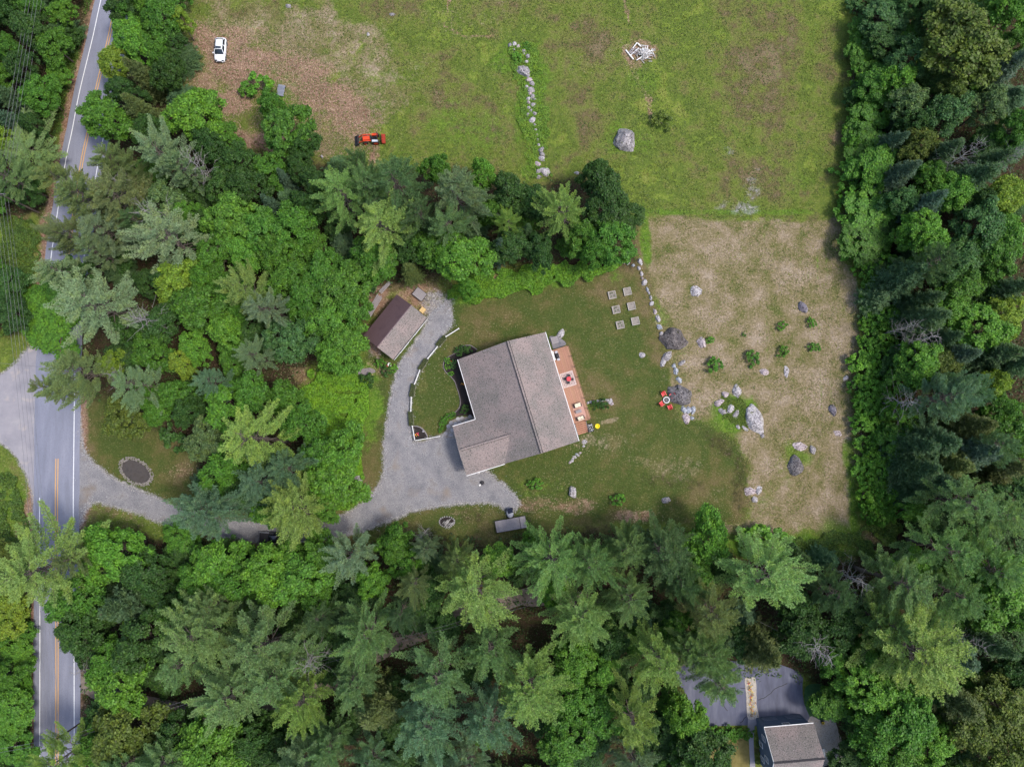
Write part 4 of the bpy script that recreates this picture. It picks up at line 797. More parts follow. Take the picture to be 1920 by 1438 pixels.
for (px, py), lab in zip([(1243.5, 739), (1259, 742), (1240, 757), (1255, 763)], ('upper left of the fire pit', 'upper right of the fire pit against the dark boulder', 'lower left of the fire pit', 'lower right of the fire pit')):
    c_ = P(px, py); f_ = P(fx, fy); a = math.atan2(f_[1] - c_[1], f_[0] - c_[0])
    e = empty('garden_chair', c_ + (0,), a, 'red slatted low garden chair ' + lab, 'chair', 'red chairs around the fire pit')
    for k in range(5):
        MB().box((.02, -.24 + k * .12, .36), (.56, .1, .03), ry=.14).obj('seat_slat', M_PLAIN, e).color = RED
        MB().box((-.36, -.24 + k * .12, .68), (.03, .1, .8), ry=-.35).obj('back_slat', M_PLAIN, e).color = RED
    for s_ in (-1, 1):
        MB().box((0, s_ * .36, .56), (.78, .13, .03)).obj('armrest', M_PLAIN, e).color = C(222, 92, 92)
        MB().box((.28, s_ * .33, .28), (.09, .04, .56)).obj('leg', M_PLAIN, e).color = RED; MB().bar((.2, s_ * .3, .36), (-.55, s_ * .3, .04), .04, .1).obj('leg', M_PLAIN, e).color = RED
random.seed(21)
cx_, cy_ = P(1203, 101)
e = empty('board_pile', (cx_, cy_, 0), 0, 'heap of pale weathered boards on a bare patch in the meadow', 'wood pile')
for (a, b, w) in (((1173, 95), (1187, 114), .22), ((1194, 82), (1186, 93), .16), ((1182, 105), (1197, 93), .14), ((1195, 83), (1201, 90), .2), ((1193, 115), (1206, 107), .16)):
    A_, B_ = P(*a), P(*b); MB().bar((A_[0] - cx_, A_[1] - cy_, .12 + .25 * random.random()), (B_[0] - cx_, B_[1] - cy_, .3 + .2 * random.random()), w, .12).obj('board', M_WHITE, e)
for k in range(95):
    r = abs(random.gauss(0, .9)); a = random.uniform(0, 6.28); X, Y = .55 + r * 1.15 * math.cos(a), -.1 + r * .9 * math.sin(a); L_ = random.uniform(.5, 1.7); t_ = random.choice([random.uniform(-.5, .3), random.uniform(0, 3.14)]); z_ = .1 + .8 * math.exp(-r * r) * random.uniform(.6, 1.1)
    MB().box((X, Y, z_), (L_, random.uniform(.07, .16), .05), t_, ry=random.uniform(-.25, .25)).obj('board', M_STICK if k % 4 else M_WHITE, e)
for k in range(9):
    X, Y = random.uniform(-2.2, -.6), random.uniform(-.3, 1.0); MB().box((X, Y, .2 + .2 * random.random()), (random.uniform(.8, 1.4), .12, .06), random.uniform(.2, .9)).obj('board', M_WOODG, e)

# stone-ringed brush spot and the oval bed by the road
e = empty('fire_ring', P3(838, 978, 0), 0, 'ring of stones filled with grey sticks at the woods edge', 'fire ring')
for k in range(20):
    a = 2 * math.pi * k / 20; o = rock(700 + k, 838, 978, 3.6, 3.0, k * 18, .2, 'w', None, 'stone', e, 1); o.location = (1.4 * math.cos(a), .95 * math.sin(a), .05)
MB().lathe([(.05, .02), (1.35, .02), (1.3, .06), (.05, .08)], n=18, sy=.68).obj('ash_bed', M_MULCH, e)
for k in range(34): MB().box((.15 + random.gauss(0, .4), -.15 + random.gauss(0, .28), .12 + .35 * random.random()), (random.uniform(.5, 1.3), .06, .06), random.uniform(.3, 1.2), ry=random.uniform(-.3, .3)).obj('stick', M_STICK, e)
e = empty('oval_bed', P3(255, 884, 0), math.radians(-32), 'oval bed of dark soil ringed with pale stones near the road', 'garden bed')
MB().lathe([(.05, .0), (3.0, .0), (2.8, .06), (.05, .1)], n=32, sy=.6).obj('soil', pmat('bed_soil', [C(58, 54, 54), C(74, 69, 67), C(66, 60, 56)], .9, 6, .95, .6, 6, .06), e)
rn = random.Random(4); sm_ = [rock_mesh(900 + k, .13, .1, .1, 1) for k in range(6)]
for k in range(260):
    a = 2 * math.pi * k / 260 + rn.uniform(-.05, .05); f = 1 + rn.uniform(-.06, .2); o = bpy.data.objects.new('edge_stone', sm_[k % 6]); COL.objects.link(o); o.parent = e; o.location = (3.05 * f * math.cos(a), 1.9 * f * math.sin(a), .04); o.rotation_euler = (0, 0, rn.uniform(0, 6)); o.color = (1.25, 1.2, 1.1, 1); k_ = rn.uniform(.7, 1.7); o.scale = (k_, k_, k_)

# ------------------------------------------------------------------ white rail fence panels, hedges between, front garden
FEN = [((860, 616), (836, 631), 'topmost, nearest the lawn'), ((820, 650), (802, 672), 'second from the top'), ((787, 694), (777, 720), 'third from the top'), ((771, 745), (770, 771), 'fourth from the top'), ((773, 799), (777.5, 826), 'left side of the corner bed'), ((777.5, 826), (824, 818), 'bottom side of the corner bed')]
for a, b, lab in FEN:
    A_, B_ = Vector(P(*a, .9)), Vector(P(*b, .9)); dv = B_ - A_; L_ = dv.length
    e = empty('rail_fence', (A_.x, A_.y, 0), math.atan2(dv.y, dv.x), 'white rail fence panel along the driveway curve, ' + lab, 'fence', 'white fence panels along the driveway')
    for z_ in (.35, .62, .88): MB().box((L_ / 2, 0, z_), (L_, .05 if z_ < .8 else .11, .13 if z_ < .8 else .06)).obj('rail', M_WHITE, e)
    n_ = max(2, int(L_ / 1.6) + 1)
    for k in range(n_):
        po = MB().box((L_ * k / (n_ - 1), 0, .48), (.13, .13, .98)).obj('post', M_WHITE, e); MB().box((L_ * k / (n_ - 1), 0, .99), (.17, .17, .05)).obj('post_cap', M_WHITE, po)
def zp(pts): return [(760 + a / 5.993, 600 + b / 5.993) for a, b in pts]
EDGE = zp([(800, 330), (740, 290), (690, 285), (640, 300), (560, 370), (470, 425), (435, 470), (430, 530), (460, 590), (510, 635), (555, 690), (580, 760), (605, 840), (618, 920), (605, 985), (560, 1035), (490, 1075), (430, 1125), (395, 1180), (378, 1250)])
gb = sheet('garden_bed', smooth_poly(W(EDGE), 3, False)[:-6] + W(zp([(470, 1120), (560, 1085), (680, 1070), (740, 1075)])) + [HW(-16.1, -10.8)[:2], HW(-16.1, -.5)[:2], HW(-13.5, -.45)[:2]], .03, M_MULCH, 'dark mulched flower bed along the front of the house')
ep = smooth_poly(W(EDGE), 6, False); rn = random.Random(9); L_ = 0; last = None; e = empty('bed_edging', ep[0] + (0,), 0, 'curving pale stone edging around the front flower bed', 'edging'); ems = [rock_mesh(950 + k, .2, .13, .14, 1) for k in range(5)]
acc = 0
for i in range(1, len(ep)):
    a, b = Vector(ep[i - 1]), Vector(ep[i]); d_ = (b - a); n_ = max(1, int(d_.length / .27))
    for k in range(n_):
        p = a + d_ * (k / n_); o = bpy.data.objects.new('edge_stone', ems[(i + k) % 5]); COL.objects.link(o); o.parent = e; o.location = (p.x - ep[0][0], p.y - ep[0][1], .06); o.rotation_euler = (0, 0, math.atan2(d_.y, d_.x) + rn.uniform(-.2, .2)); o.color = (1.2, 1.1, 1.08, 1)
# flagstone walk
walk = sheet('stone_walk', W(zp([(440, 1290), (470, 1200), (500, 1140), (560, 1110), (700, 1085), (790, 1085)])) + [HW(-16.1, -10.9)[:2], HW(-16.1, -11.95)[:2], HW(-20.55, -12.2)[:2], HW(-20.7, -14)[:2]] + W(zp([(450, 1320)])), .034, M_SOIL, 'flagstone walk from the garage to the front door')
rn = random.Random(2); wp = W(zp([(440, 1290), (470, 1200), (500, 1140), (560, 1110), (700, 1085), (790, 1085)])) + [HW(-16.2, -11)[:2], HW(-16.2, -11.9)[:2], HW(-20.4, -12)[:2], HW(-20.7, -13.6)[:2]]
cand = []
bb = [min(p[0] for p in wp), max(p[0] for p in wp), min(p[1] for p in wp), max(p[1] for p in wp)]
for k in range(900):
    X, Y = rn.uniform(bb[0], bb[1]), rn.uniform(bb[2], bb[3])
    if inpoly(np.array([X]), np.array([Y]), wp)[0] and all((X - a) ** 2 + (Y - b) ** 2 > .72 ** 2 for a, b in cand): cand.append((X, Y))
for X, Y in cand:
    nn = 6; a0 = rn.uniform(0, 6); pl = [(X + .41 * rn.uniform(.86, 1.06) * math.cos(a0 + 2 * math.pi * j / nn), Y + .41 * rn.uniform(.86, 1.06) * math.sin(a0 + 2 * math.pi * j / nn)) for j in range(nn)]
    k_ = rn.uniform(.85, 1.15); MB().prism(pl, .03, .07).obj('flagstone', M_FLAG, walk).color = (k_, k_, k_, 1)
cb_ = sheet('corner_bed', W(zp([(80, 1190), (150, 1200), (205, 1235), (240, 1290), (248, 1325), (107, 1352)])), .035, M_MULCH, 'small dark corner bed inside the white fence angle')
e = empty('bed_edging', P3(*zp([(80, 1190)])[0]), 0, 'curved white edging of the small corner bed', 'edging')
pp = smooth_poly(W(zp([(80, 1190), (150, 1198), (205, 1235), (240, 1290), (248, 1325)])), 6, False)
for i, p in enumerate(pp):
    o = bpy.data.objects.new('edge_stone', ems[i % 5]); COL.objects.link(o); o.parent = e; o.location = (p[0] - e.location.x, p[1] - e.location.y, .08); o.rotation_euler = (0, 0, i); o.color = (1.4, 1.36, 1.34, 1)
rock(980, *zp([(197, 1250)])[0], 5, 5, 0, .3, 'w', 'small white stone inside the fenced corner bed')
sheet('shed_walk', jitter(wpoly([(672, 694), (690, 690), (701, 692), (703, 698), (690, 702), (676, 706)], 0, 4), .05), .02, M_FLAG, 'short grey stone landing below the shed').color = C(214, 206, 206)
e = empty('planter_barrel', P3(731, 684, 0), .4, 'white barrel planter with a red lid below the shed corner', 'planter')
MB().lathe([(.3, 0), (.38, .25), (.34, .55), (.3, .55), (.28, .5), (.02, .5)], n=16).obj('tub', M_WHITE, e); MB().lathe([(.02, .58), (.25, .58), (.27, .62), (.02, .7)], (-.5, -.25, -.2), n=12).obj('lid', M_PLAIN, e).color = C(170, 84, 66)
e = empty('lawn_ornament', P3(904, 905, 0), .5, 'small dark and white object lying on the gravel below the garage', 'ornament')
MB().lathe([(.02, .02), (.34, .02), (.4, .18), (.3, .3), (.02, .34)], n=12).obj('tub', M_DARK, e); MB().box((-.5, -.15, .1), (.5, .3, .12), .4).obj('flap', M_WHITE, e)
e = empty('pallet', P3(528, 172, 0), math.radians(80), 'grey-blue slatted panel lying under the tree in the worn yard', 'pallet')
for k in range(7): MB().box((0, -.6 + k * .2, .5), (2.2, .15, .04)).obj('slat', M_STEEL, e)
for k in (-.9, 0, .9): MB().box((k, 0, .3), (.1, 1.4, .36)).obj('bearer', M_WOODG, e)
# neighbour's island flower bed
isl = sheet('island_bed', jitter(wpoly([(1396, 1272), (1406, 1270), (1416, 1271), (1418, 1300), (1419, 1325), (1422, 1345), (1402, 1347), (1400, 1320), (1398, 1295)], 0, 4), .06), .06, M_SAND, 'narrow gravel island bed of flowers splitting the asphalt drive')

# ------------------------------------------------------------------ foliage generators
def unit(v): return v / (np.linalg.norm(v, axis=1, keepdims=True) + 1e-9)
def leaf_quads(P_, Nn, L, Wd, g):
    """diamond leaves: centres, normals, lengths, widths"""
    n = len(P_); r = g.normal(size=(n, 3)); t = unit(np.cross(Nn, r)); b = np.cross(Nn, t)
    L = np.asarray(L).reshape(-1, 1); Wd = np.asarray(Wd).reshape(-1, 1)
    V = np.stack([P_ - t * L * .5, P_ + b * Wd * .5 - Nn * Wd * .12, P_ + t * L * .5, P_ - b * Wd * .5 - Nn * Wd * .12], 1).reshape(-1, 3)
    return V, np.arange(n * 4).reshape(-1, 4)
def blades(P_, D, L, w, k, g, spread=.75, up=.25):
    """k needle blades per tuft as thin triangles"""
    n = len(P_); P2 = np.repeat(P_, k, 0); D2 = np.repeat(D, k, 0); L2 = np.repeat(np.asarray(L), k)[:, None] * g.uniform(.7, 1.15, (n * k, 1))
    d = unit(D2 + g.normal(size=(n * k, 3)) * spread + np.array([0, 0, up])); s = unit(np.cross(d, g.normal(size=(n * k, 3))))
    V = np.stack([P2 - s * w, P2 + s * w, P2 + d * L2], 1).reshape(-1, 3)
    return V, np.arange(n * k * 3).reshape(-1, 3)
def trunk_tube(mb, h, r, lean, g, n=8):
    pts = [(lean[0] * (t ** 1.5) + g.normal() * .04 * h * .05, lean[1] * (t ** 1.5) + g.normal() * .04 * h * .05, h * t - .3 * (t == 0)) for t in np.linspace(0, 1, n)]
    mb.tube(pts, [r * (1.15 - 1.05 * t) for t in np.linspace(0, 1, n)], 7); return pts
def make_pine(seed, R=5.5, h=20.0, nl=46, dens=1.0, flat=.0):
    g = np.random.default_rng(seed); tb = MB(); trunk_tube(tb, h, .3, (g.normal() * .4, g.normal() * .4), g)
    TP, TD, TL = [], [], []; az0 = g.uniform(0, 6.28); sect = 1 + .35 * np.sin(np.arange(8) * 2.4 + g.uniform(0, 6, 8)); az1 = g.uniform(0, 6.28); asym = g.uniform(.08, .34)
    for i in range(nl):
        t = (i + g.uniform(0, .8)) / nl; z0 = h * (.36 + .62 * t); az = az0 + i * 2.399 + g.normal() * .25
        prof = min(.5 + .55 * (1 - t) ** .8, (1 - t) * 2.2 + .2)
        L = R * prof * g.uniform(.72, 1.12) * (.75 + .25 * sect[int(az / 6.283 * 8) % 8]) * (1 + asym * math.cos(az - az1)); el = math.radians(g.uniform(-2, 14) + 34 * t ** 2)
        ns = max(5, int(L / .25)); dirh = np.array([math.cos(az), math.sin(az), 0.]); side = np.array([-dirh[1], dirh[0], 0.]); bend = g.normal() * .12
        pts = []; 
        for s in np.linspace(0, 1, ns):
            e_ = el + .45 * s ** 2; p = np.array([0, 0, z0]) + dirh * L * s * math.cos(el) + side * bend * L * s * s + np.array([0, 0, L * (s * math.sin(el) + .16 * s ** 3)]); pts.append(p)
        pts = np.array(pts); tb.tube([pts[0], pts[ns // 2], pts[-1]], [.075 * (1.2 - .7 * t), .045, .012], 4, False)
        for j in range(ns):
            s = j / (ns - 1)
            if s < .3 and t < .85: continue
            fwd = unit((pts[min(j + 1, ns - 1)] - pts[max(j - 1, 0)])[None])[0]; sd_ = np.cross([0, 0, 1.], fwd); sd_ /= np.linalg.norm(sd_) + 1e-9
            lb = (.26 + .8 * math.sin(math.pi * min(1, .16 + s * .8))) * (.8 + .4 * g.random()) * (.6 + .4 * L / R)
            for sg in (-1, 1):
                bd = unit((fwd * (.75 + .3 * g.random()) + sd_ * sg * (.9 - .4 * s) + np.array([0, 0, .25 + .3 * g.random()]))[None])[0]
                m = max(1, int(lb / .17 * dens))
                for q in range(m):
                    TP.append(pts[j] + bd * lb * (q + .6) / m + g.normal(size=3) * .05); TD.append(bd + np.array([0, 0, .2])); TL.append(.3 * g.uniform(.8, 1.15))
            TP.append(pts[j] + np.array([0, 0, .08])); TD.append(fwd + np.array([0, 0, .5])); TL.append(.3)
    V, Fc = blades(np.array(TP), unit(np.array(TD)), TL, .046, 9, g, .6, .1)
    cm = np_mesh('crown', V, Fc); cm.materials.append(M_NEED); tm = tb.mesh('trunk', True); tm.materials.append(M_BARK)
    return tm, cm
def make_spruce(seed, R=2.8, h=15.0):
    g = np.random.default_rng(seed); tb = MB(); trunk_tube(tb, h, .2, (g.normal() * .2, g.normal() * .2), g)
    TP, TD, TL = [], [], []; z = h * .14; i = 0
    while z < h * .985:
        t = (z - h * .14) / (h * .86); Lb = R * (1 - t) ** .85 + .12; nb = 7 if t < .7 else 5
        for k in range(nb):
            az = i * .5 + k * 6.283 / nb + g.normal() * .12; L = Lb * g.uniform(.6, 1.2); el = -.3 + .75 * t + g.normal() * .06; d = np.array([math.cos(az) * math.cos(el), math.sin(az) * math.cos(el), math.sin(el)]); sd_ = np.array([-math.sin(az), math.cos(az), 0.])
            ns = max(2, int(L / .24)); p0 = np.array([0, 0, z])
            if t < .75 and k % 2 == 0: tb.tube([p0, p0 + d * L * .8], [.035, .01], 4, False)
            for j in range(ns):
                s = (j + .7) / ns; p = p0 + d * L * s + np.array([0, 0, .18 * L * s * s]); lb = .55 * L * (1 - s) * .55 + .12
                for sg in (-1, 0, 1):
                    m = 1 if sg == 0 else max(1, int(lb / .22))
                    for q in range(m):
                        bd = d * .8 + sd_ * sg * .8; TP.append(p + bd * lb * (q + .5) / m * abs(sg) + g.normal(size=3) * .03); TD.append(bd + np.array([0, 0, -.05])); TL.append(.34 * g.uniform(.6, 1.3))
        z += (.46 + .1 * g.random()) * (1 - .35 * t); i += 1
    V, Fc = blades(np.array(TP), unit(np.array(TD)), TL, .065, 5, g, .6, .12)
    cm = np_mesh('crown', V, Fc); cm.materials.append(M_NEED); tm = tb.mesh('trunk', True); tm.materials.append(M_BARK); return tm, cm
def make_broad(seed, R=4.5, h=13.0, nlobe=58, leaves=16000, shrub=False):
    g = np.random.default_rng(seed); tb = MB(); zc = h * (.62 if not shrub else .45); ez = h * (.40 if not shrub else .55)
    if not shrub: trunk_tube(tb, h * .8, .24, (g.normal() * .3, g.normal() * .3), g)
    a3 = g.uniform(0, 6.28, 3); C_, Rl = [], []
    for i in range(nlobe):
        u = 1 - 1.25 * (i + .5) / nlobe; az = i * 2.399 + g.normal() * .25; rr_ = math.sqrt(max(0, 1 - u * u)) if u > 0 else 1.0 - .15 * abs(u)
        f = (.66 + .3 * g.random()) * (1 + .2 * math.sin(2 * az + a3[0]) + .15 * math.sin(3 * az + a3[1]) + .1 * math.sin(5 * az + a3[2]))
        C_.append((R * f * rr_ * math.cos(az), R * f * rr_ * math.sin(az), zc + ez * (u * .85) * (.85 + .3 * g.random()))); Rl.append(R * g.uniform(.11, .26))
    C_ = np.array(C_); Rl = np.array(Rl)
    for i in range(0, nlobe, 3 if not shrub else 2):
        c = C_[i]; b0 = np.array([0, 0, (h * g.uniform(.3, .6)) if not shrub else .05]); tb.tube([b0, (b0 + c) / 2 + np.array([0, 0, -.2]), c], [.09 if not shrub else .03, .05 if not shrub else .02, .012], 4, False)
    w = Rl ** 2 / (Rl ** 2).sum(); li = g.choice(nlobe, leaves, p=w); d = unit(g.normal(size=(leaves, 3))); d[:, 2] = np.where(d[:, 2] < -.25, -d[:, 2], d[:, 2]); rad = Rl[li] * (g.uniform(.3, 1.0, leaves) ** .5) * (1 + .2 * g.normal(size=leaves))
    Pn = C_[li] + d * rad[:, None] * np.array([1, 1, .72]); Nn = unit(d * .55 + np.array([0, 0, .75]) + g.normal(size=(leaves, 3)) * .6)
    Ls = g.uniform(.24, .52, leaves) * (1 if not shrub else .55)
    V, Fc = leaf_quads(Pn, Nn, Ls, Ls * g.uniform(.55, .8, leaves), g)
    cm = np_mesh('crown', V, Fc); cm.materials.append(M_LEAF); tm = tb.mesh('trunk', True); tm.materials.append(M_BARK); return tm, cm
def make_dead(seed, h=13.0, L0=2.6):
    g = np.random.default_rng(seed); tb = MB(); pts = trunk_tube(tb, h, .12, (g.normal() * .3, g.normal() * .3), g); br = MB()
    for i in range(34):
        t = .35 + .63 * (i + g.random()) / 34; z = h * t; az = i * 2.4 + g.normal() * .3; L = L0 * (1.15 - t) * g.uniform(.5, 1.3) + .3; d = np.array([math.cos(az), math.sin(az), g.uniform(-.1, .55)])
        k = min(len(pts) - 1, int(t * (len(pts) - 1))); p0 = np.array([pts[k][0], pts[k][1], z]); mid_ = p0 + d * L * .5 + g.normal(size=3) * .12; p1 = p0 + d * L + np.array([0, 0, .3 * L]) + g.normal(size=3) * .2
        br.tube([p0, mid_, p1], [.04, .028, .012], 4, False)
        for q in range(3):
            s = g.uniform(.4, .95); b0 = p0 * (1 - s) + p1 * s; dd = d + g.normal(size=3) * .7; br.tube([b0, b0 + dd * L * .35], [.02, .009], 3, False)
    tm = tb.mesh('trunk', True); tm.materials.append(M_DEAD); bm_ = br.mesh('branches', True); bm_.materials.append(M_DEAD); return tm, bm_
VAR = {
 'P': [make_pine(100 + i, 5.5, 20, [52, 60, 46, 68, 54, 42, 58, 48, 64, 56][i]) for i in range(10)],
 'S': [make_spruce(200 + i) for i in range(5)],
 'D': [make_broad(300 + i, nlobe=[74, 60, 90, 66, 82, 54, 78, 96][i]) for i in range(8)],
 'H': [make_broad(400 + i, 1.0, 1.25, 18, 1500, True) for i in range(5)],
 'X': [make_dead(500 + i) for i in range(4)],
}
TINT = {'P': {'m': C(126, 156, 100), 'y': C(148, 174, 96), 'g': C(134, 156, 118), 'b': C(114, 146, 110), 'o': C(128, 144, 92), 'd': C(98, 128, 84), 'l': C(140, 172, 104)},
        'D': {'m': C(78, 120, 40), 'l': C(92, 136, 46), 'y': C(116, 142, 48), 'd': C(58, 90, 38), 'b': C(72, 108, 56), 'o': C(92, 110, 44), 'g': C(90, 114, 66)},
        'S': {'d': C(84, 112, 74), 'b': C(90, 116, 94), 'm': C(86, 118, 80), 'o': C(102, 114, 64), 'g': C(100, 122, 100)},
        'X': {'m': (1, 1, 1, 1)}}
TINT['H'] = {k: (v[0] * 1.15, v[1] * 1.15, v[2] * 1.1, 1) for k, v in TINT['D'].items()}
ADJ = {'m': 'mid-green', 'y': 'yellow-green', 'g': 'grey-green', 'b': 'blue-green', 'o': 'olive', 'd': 'dark green', 'l': 'bright green'}
NOUN = {'P': ('pine_tree', 'feathery pine'), 'S': ('spruce_tree', 'spruce'), 'D': ('broadleaf_tree', 'leafy tree'), 'X': ('dead_tree', 'bare dead tree'), 'H': ('bush', 'bush')}
REF = {'P': (5.5, 20., .64), 'S': (2.8, 15., .6), 'D': (4.5, 13., .68), 'H': (1., 1.25, .5), 'X': (2.6, 13., .7)}
TREES = []   # (kind, tint, px, py, Rpx, base xyz, landmark bits)
tr_rng = np.random.default_rng(77)
def plant(kind, tint, px, py, Rp, h=None, part_of=None, ground=False, label=None, group=None, name=None):
    R0, h0, zc = REF[kind]
    if h is None: h = {'P': 13 + .10 * Rp, 'S': 8 + .16 * Rp, 'D': 6.5 + .125 * Rp, 'H': .0115 * Rp * 10, 'X': 9 + .1 * Rp}[kind]
    if kind in 'SP' and 1660 < px < 1790 and 440 < py < 1000: px += 30 * (1790 - px) / 130
    if kind == 'D' and px > 1585 and py < 1000: h *= .36 if px < 1636 else (.6 if px < 1668 else (.85 if px < 1710 else 1))
    if kind == 'P': Rp *= 1.1
    if kind in 'DSPX':       # no trunk stands on the road
        for _ in range(8):
            q = P(px, py, h * zc)
            if segdist(np.array([q[0]]), np.array([q[1]]), ROAD_W)[0] > 5.4: break
            h *= .86
    z = h * zc
    X, Y = P(px, py, 0 if ground else z); Rw = Rp * (H - z) / F
    i = len(TREES); v = VAR[kind][int(tr_rng.integers(len(VAR[kind])))]
    e = empty(name or NOUN[kind][0], (X, Y, -.05), tr_rng.uniform(0, 6.28)); s = Rw / R0; e.scale = (s * tr_rng.uniform(.86, 1.2), s * tr_rng.uniform(.86, 1.2), h / h0)
    e.rotation_euler.x, e.rotation_euler.y = tr_rng.normal() * .035, tr_rng.normal() * .035
    e['category'] = 'bush' if kind == 'H' else 'tree'
    if v[0].vertices: obj('trunk', v[0], None, e)
    c = obj('crown' if kind != 'X' else 'branches', v[1], None, e); t = TINT[kind][tint]; k = tr_rng.uniform(.9, 1.1); c.color = (t[0] * k * tr_rng.uniform(.93, 1.07), t[1] * k, t[2] * k * tr_rng.uniform(.9, 1.1), 1)
    TREES.append(dict(o=e, kind=kind, tint=tint, px=px, py=py, R=Rp, label=label, group=group)); return e

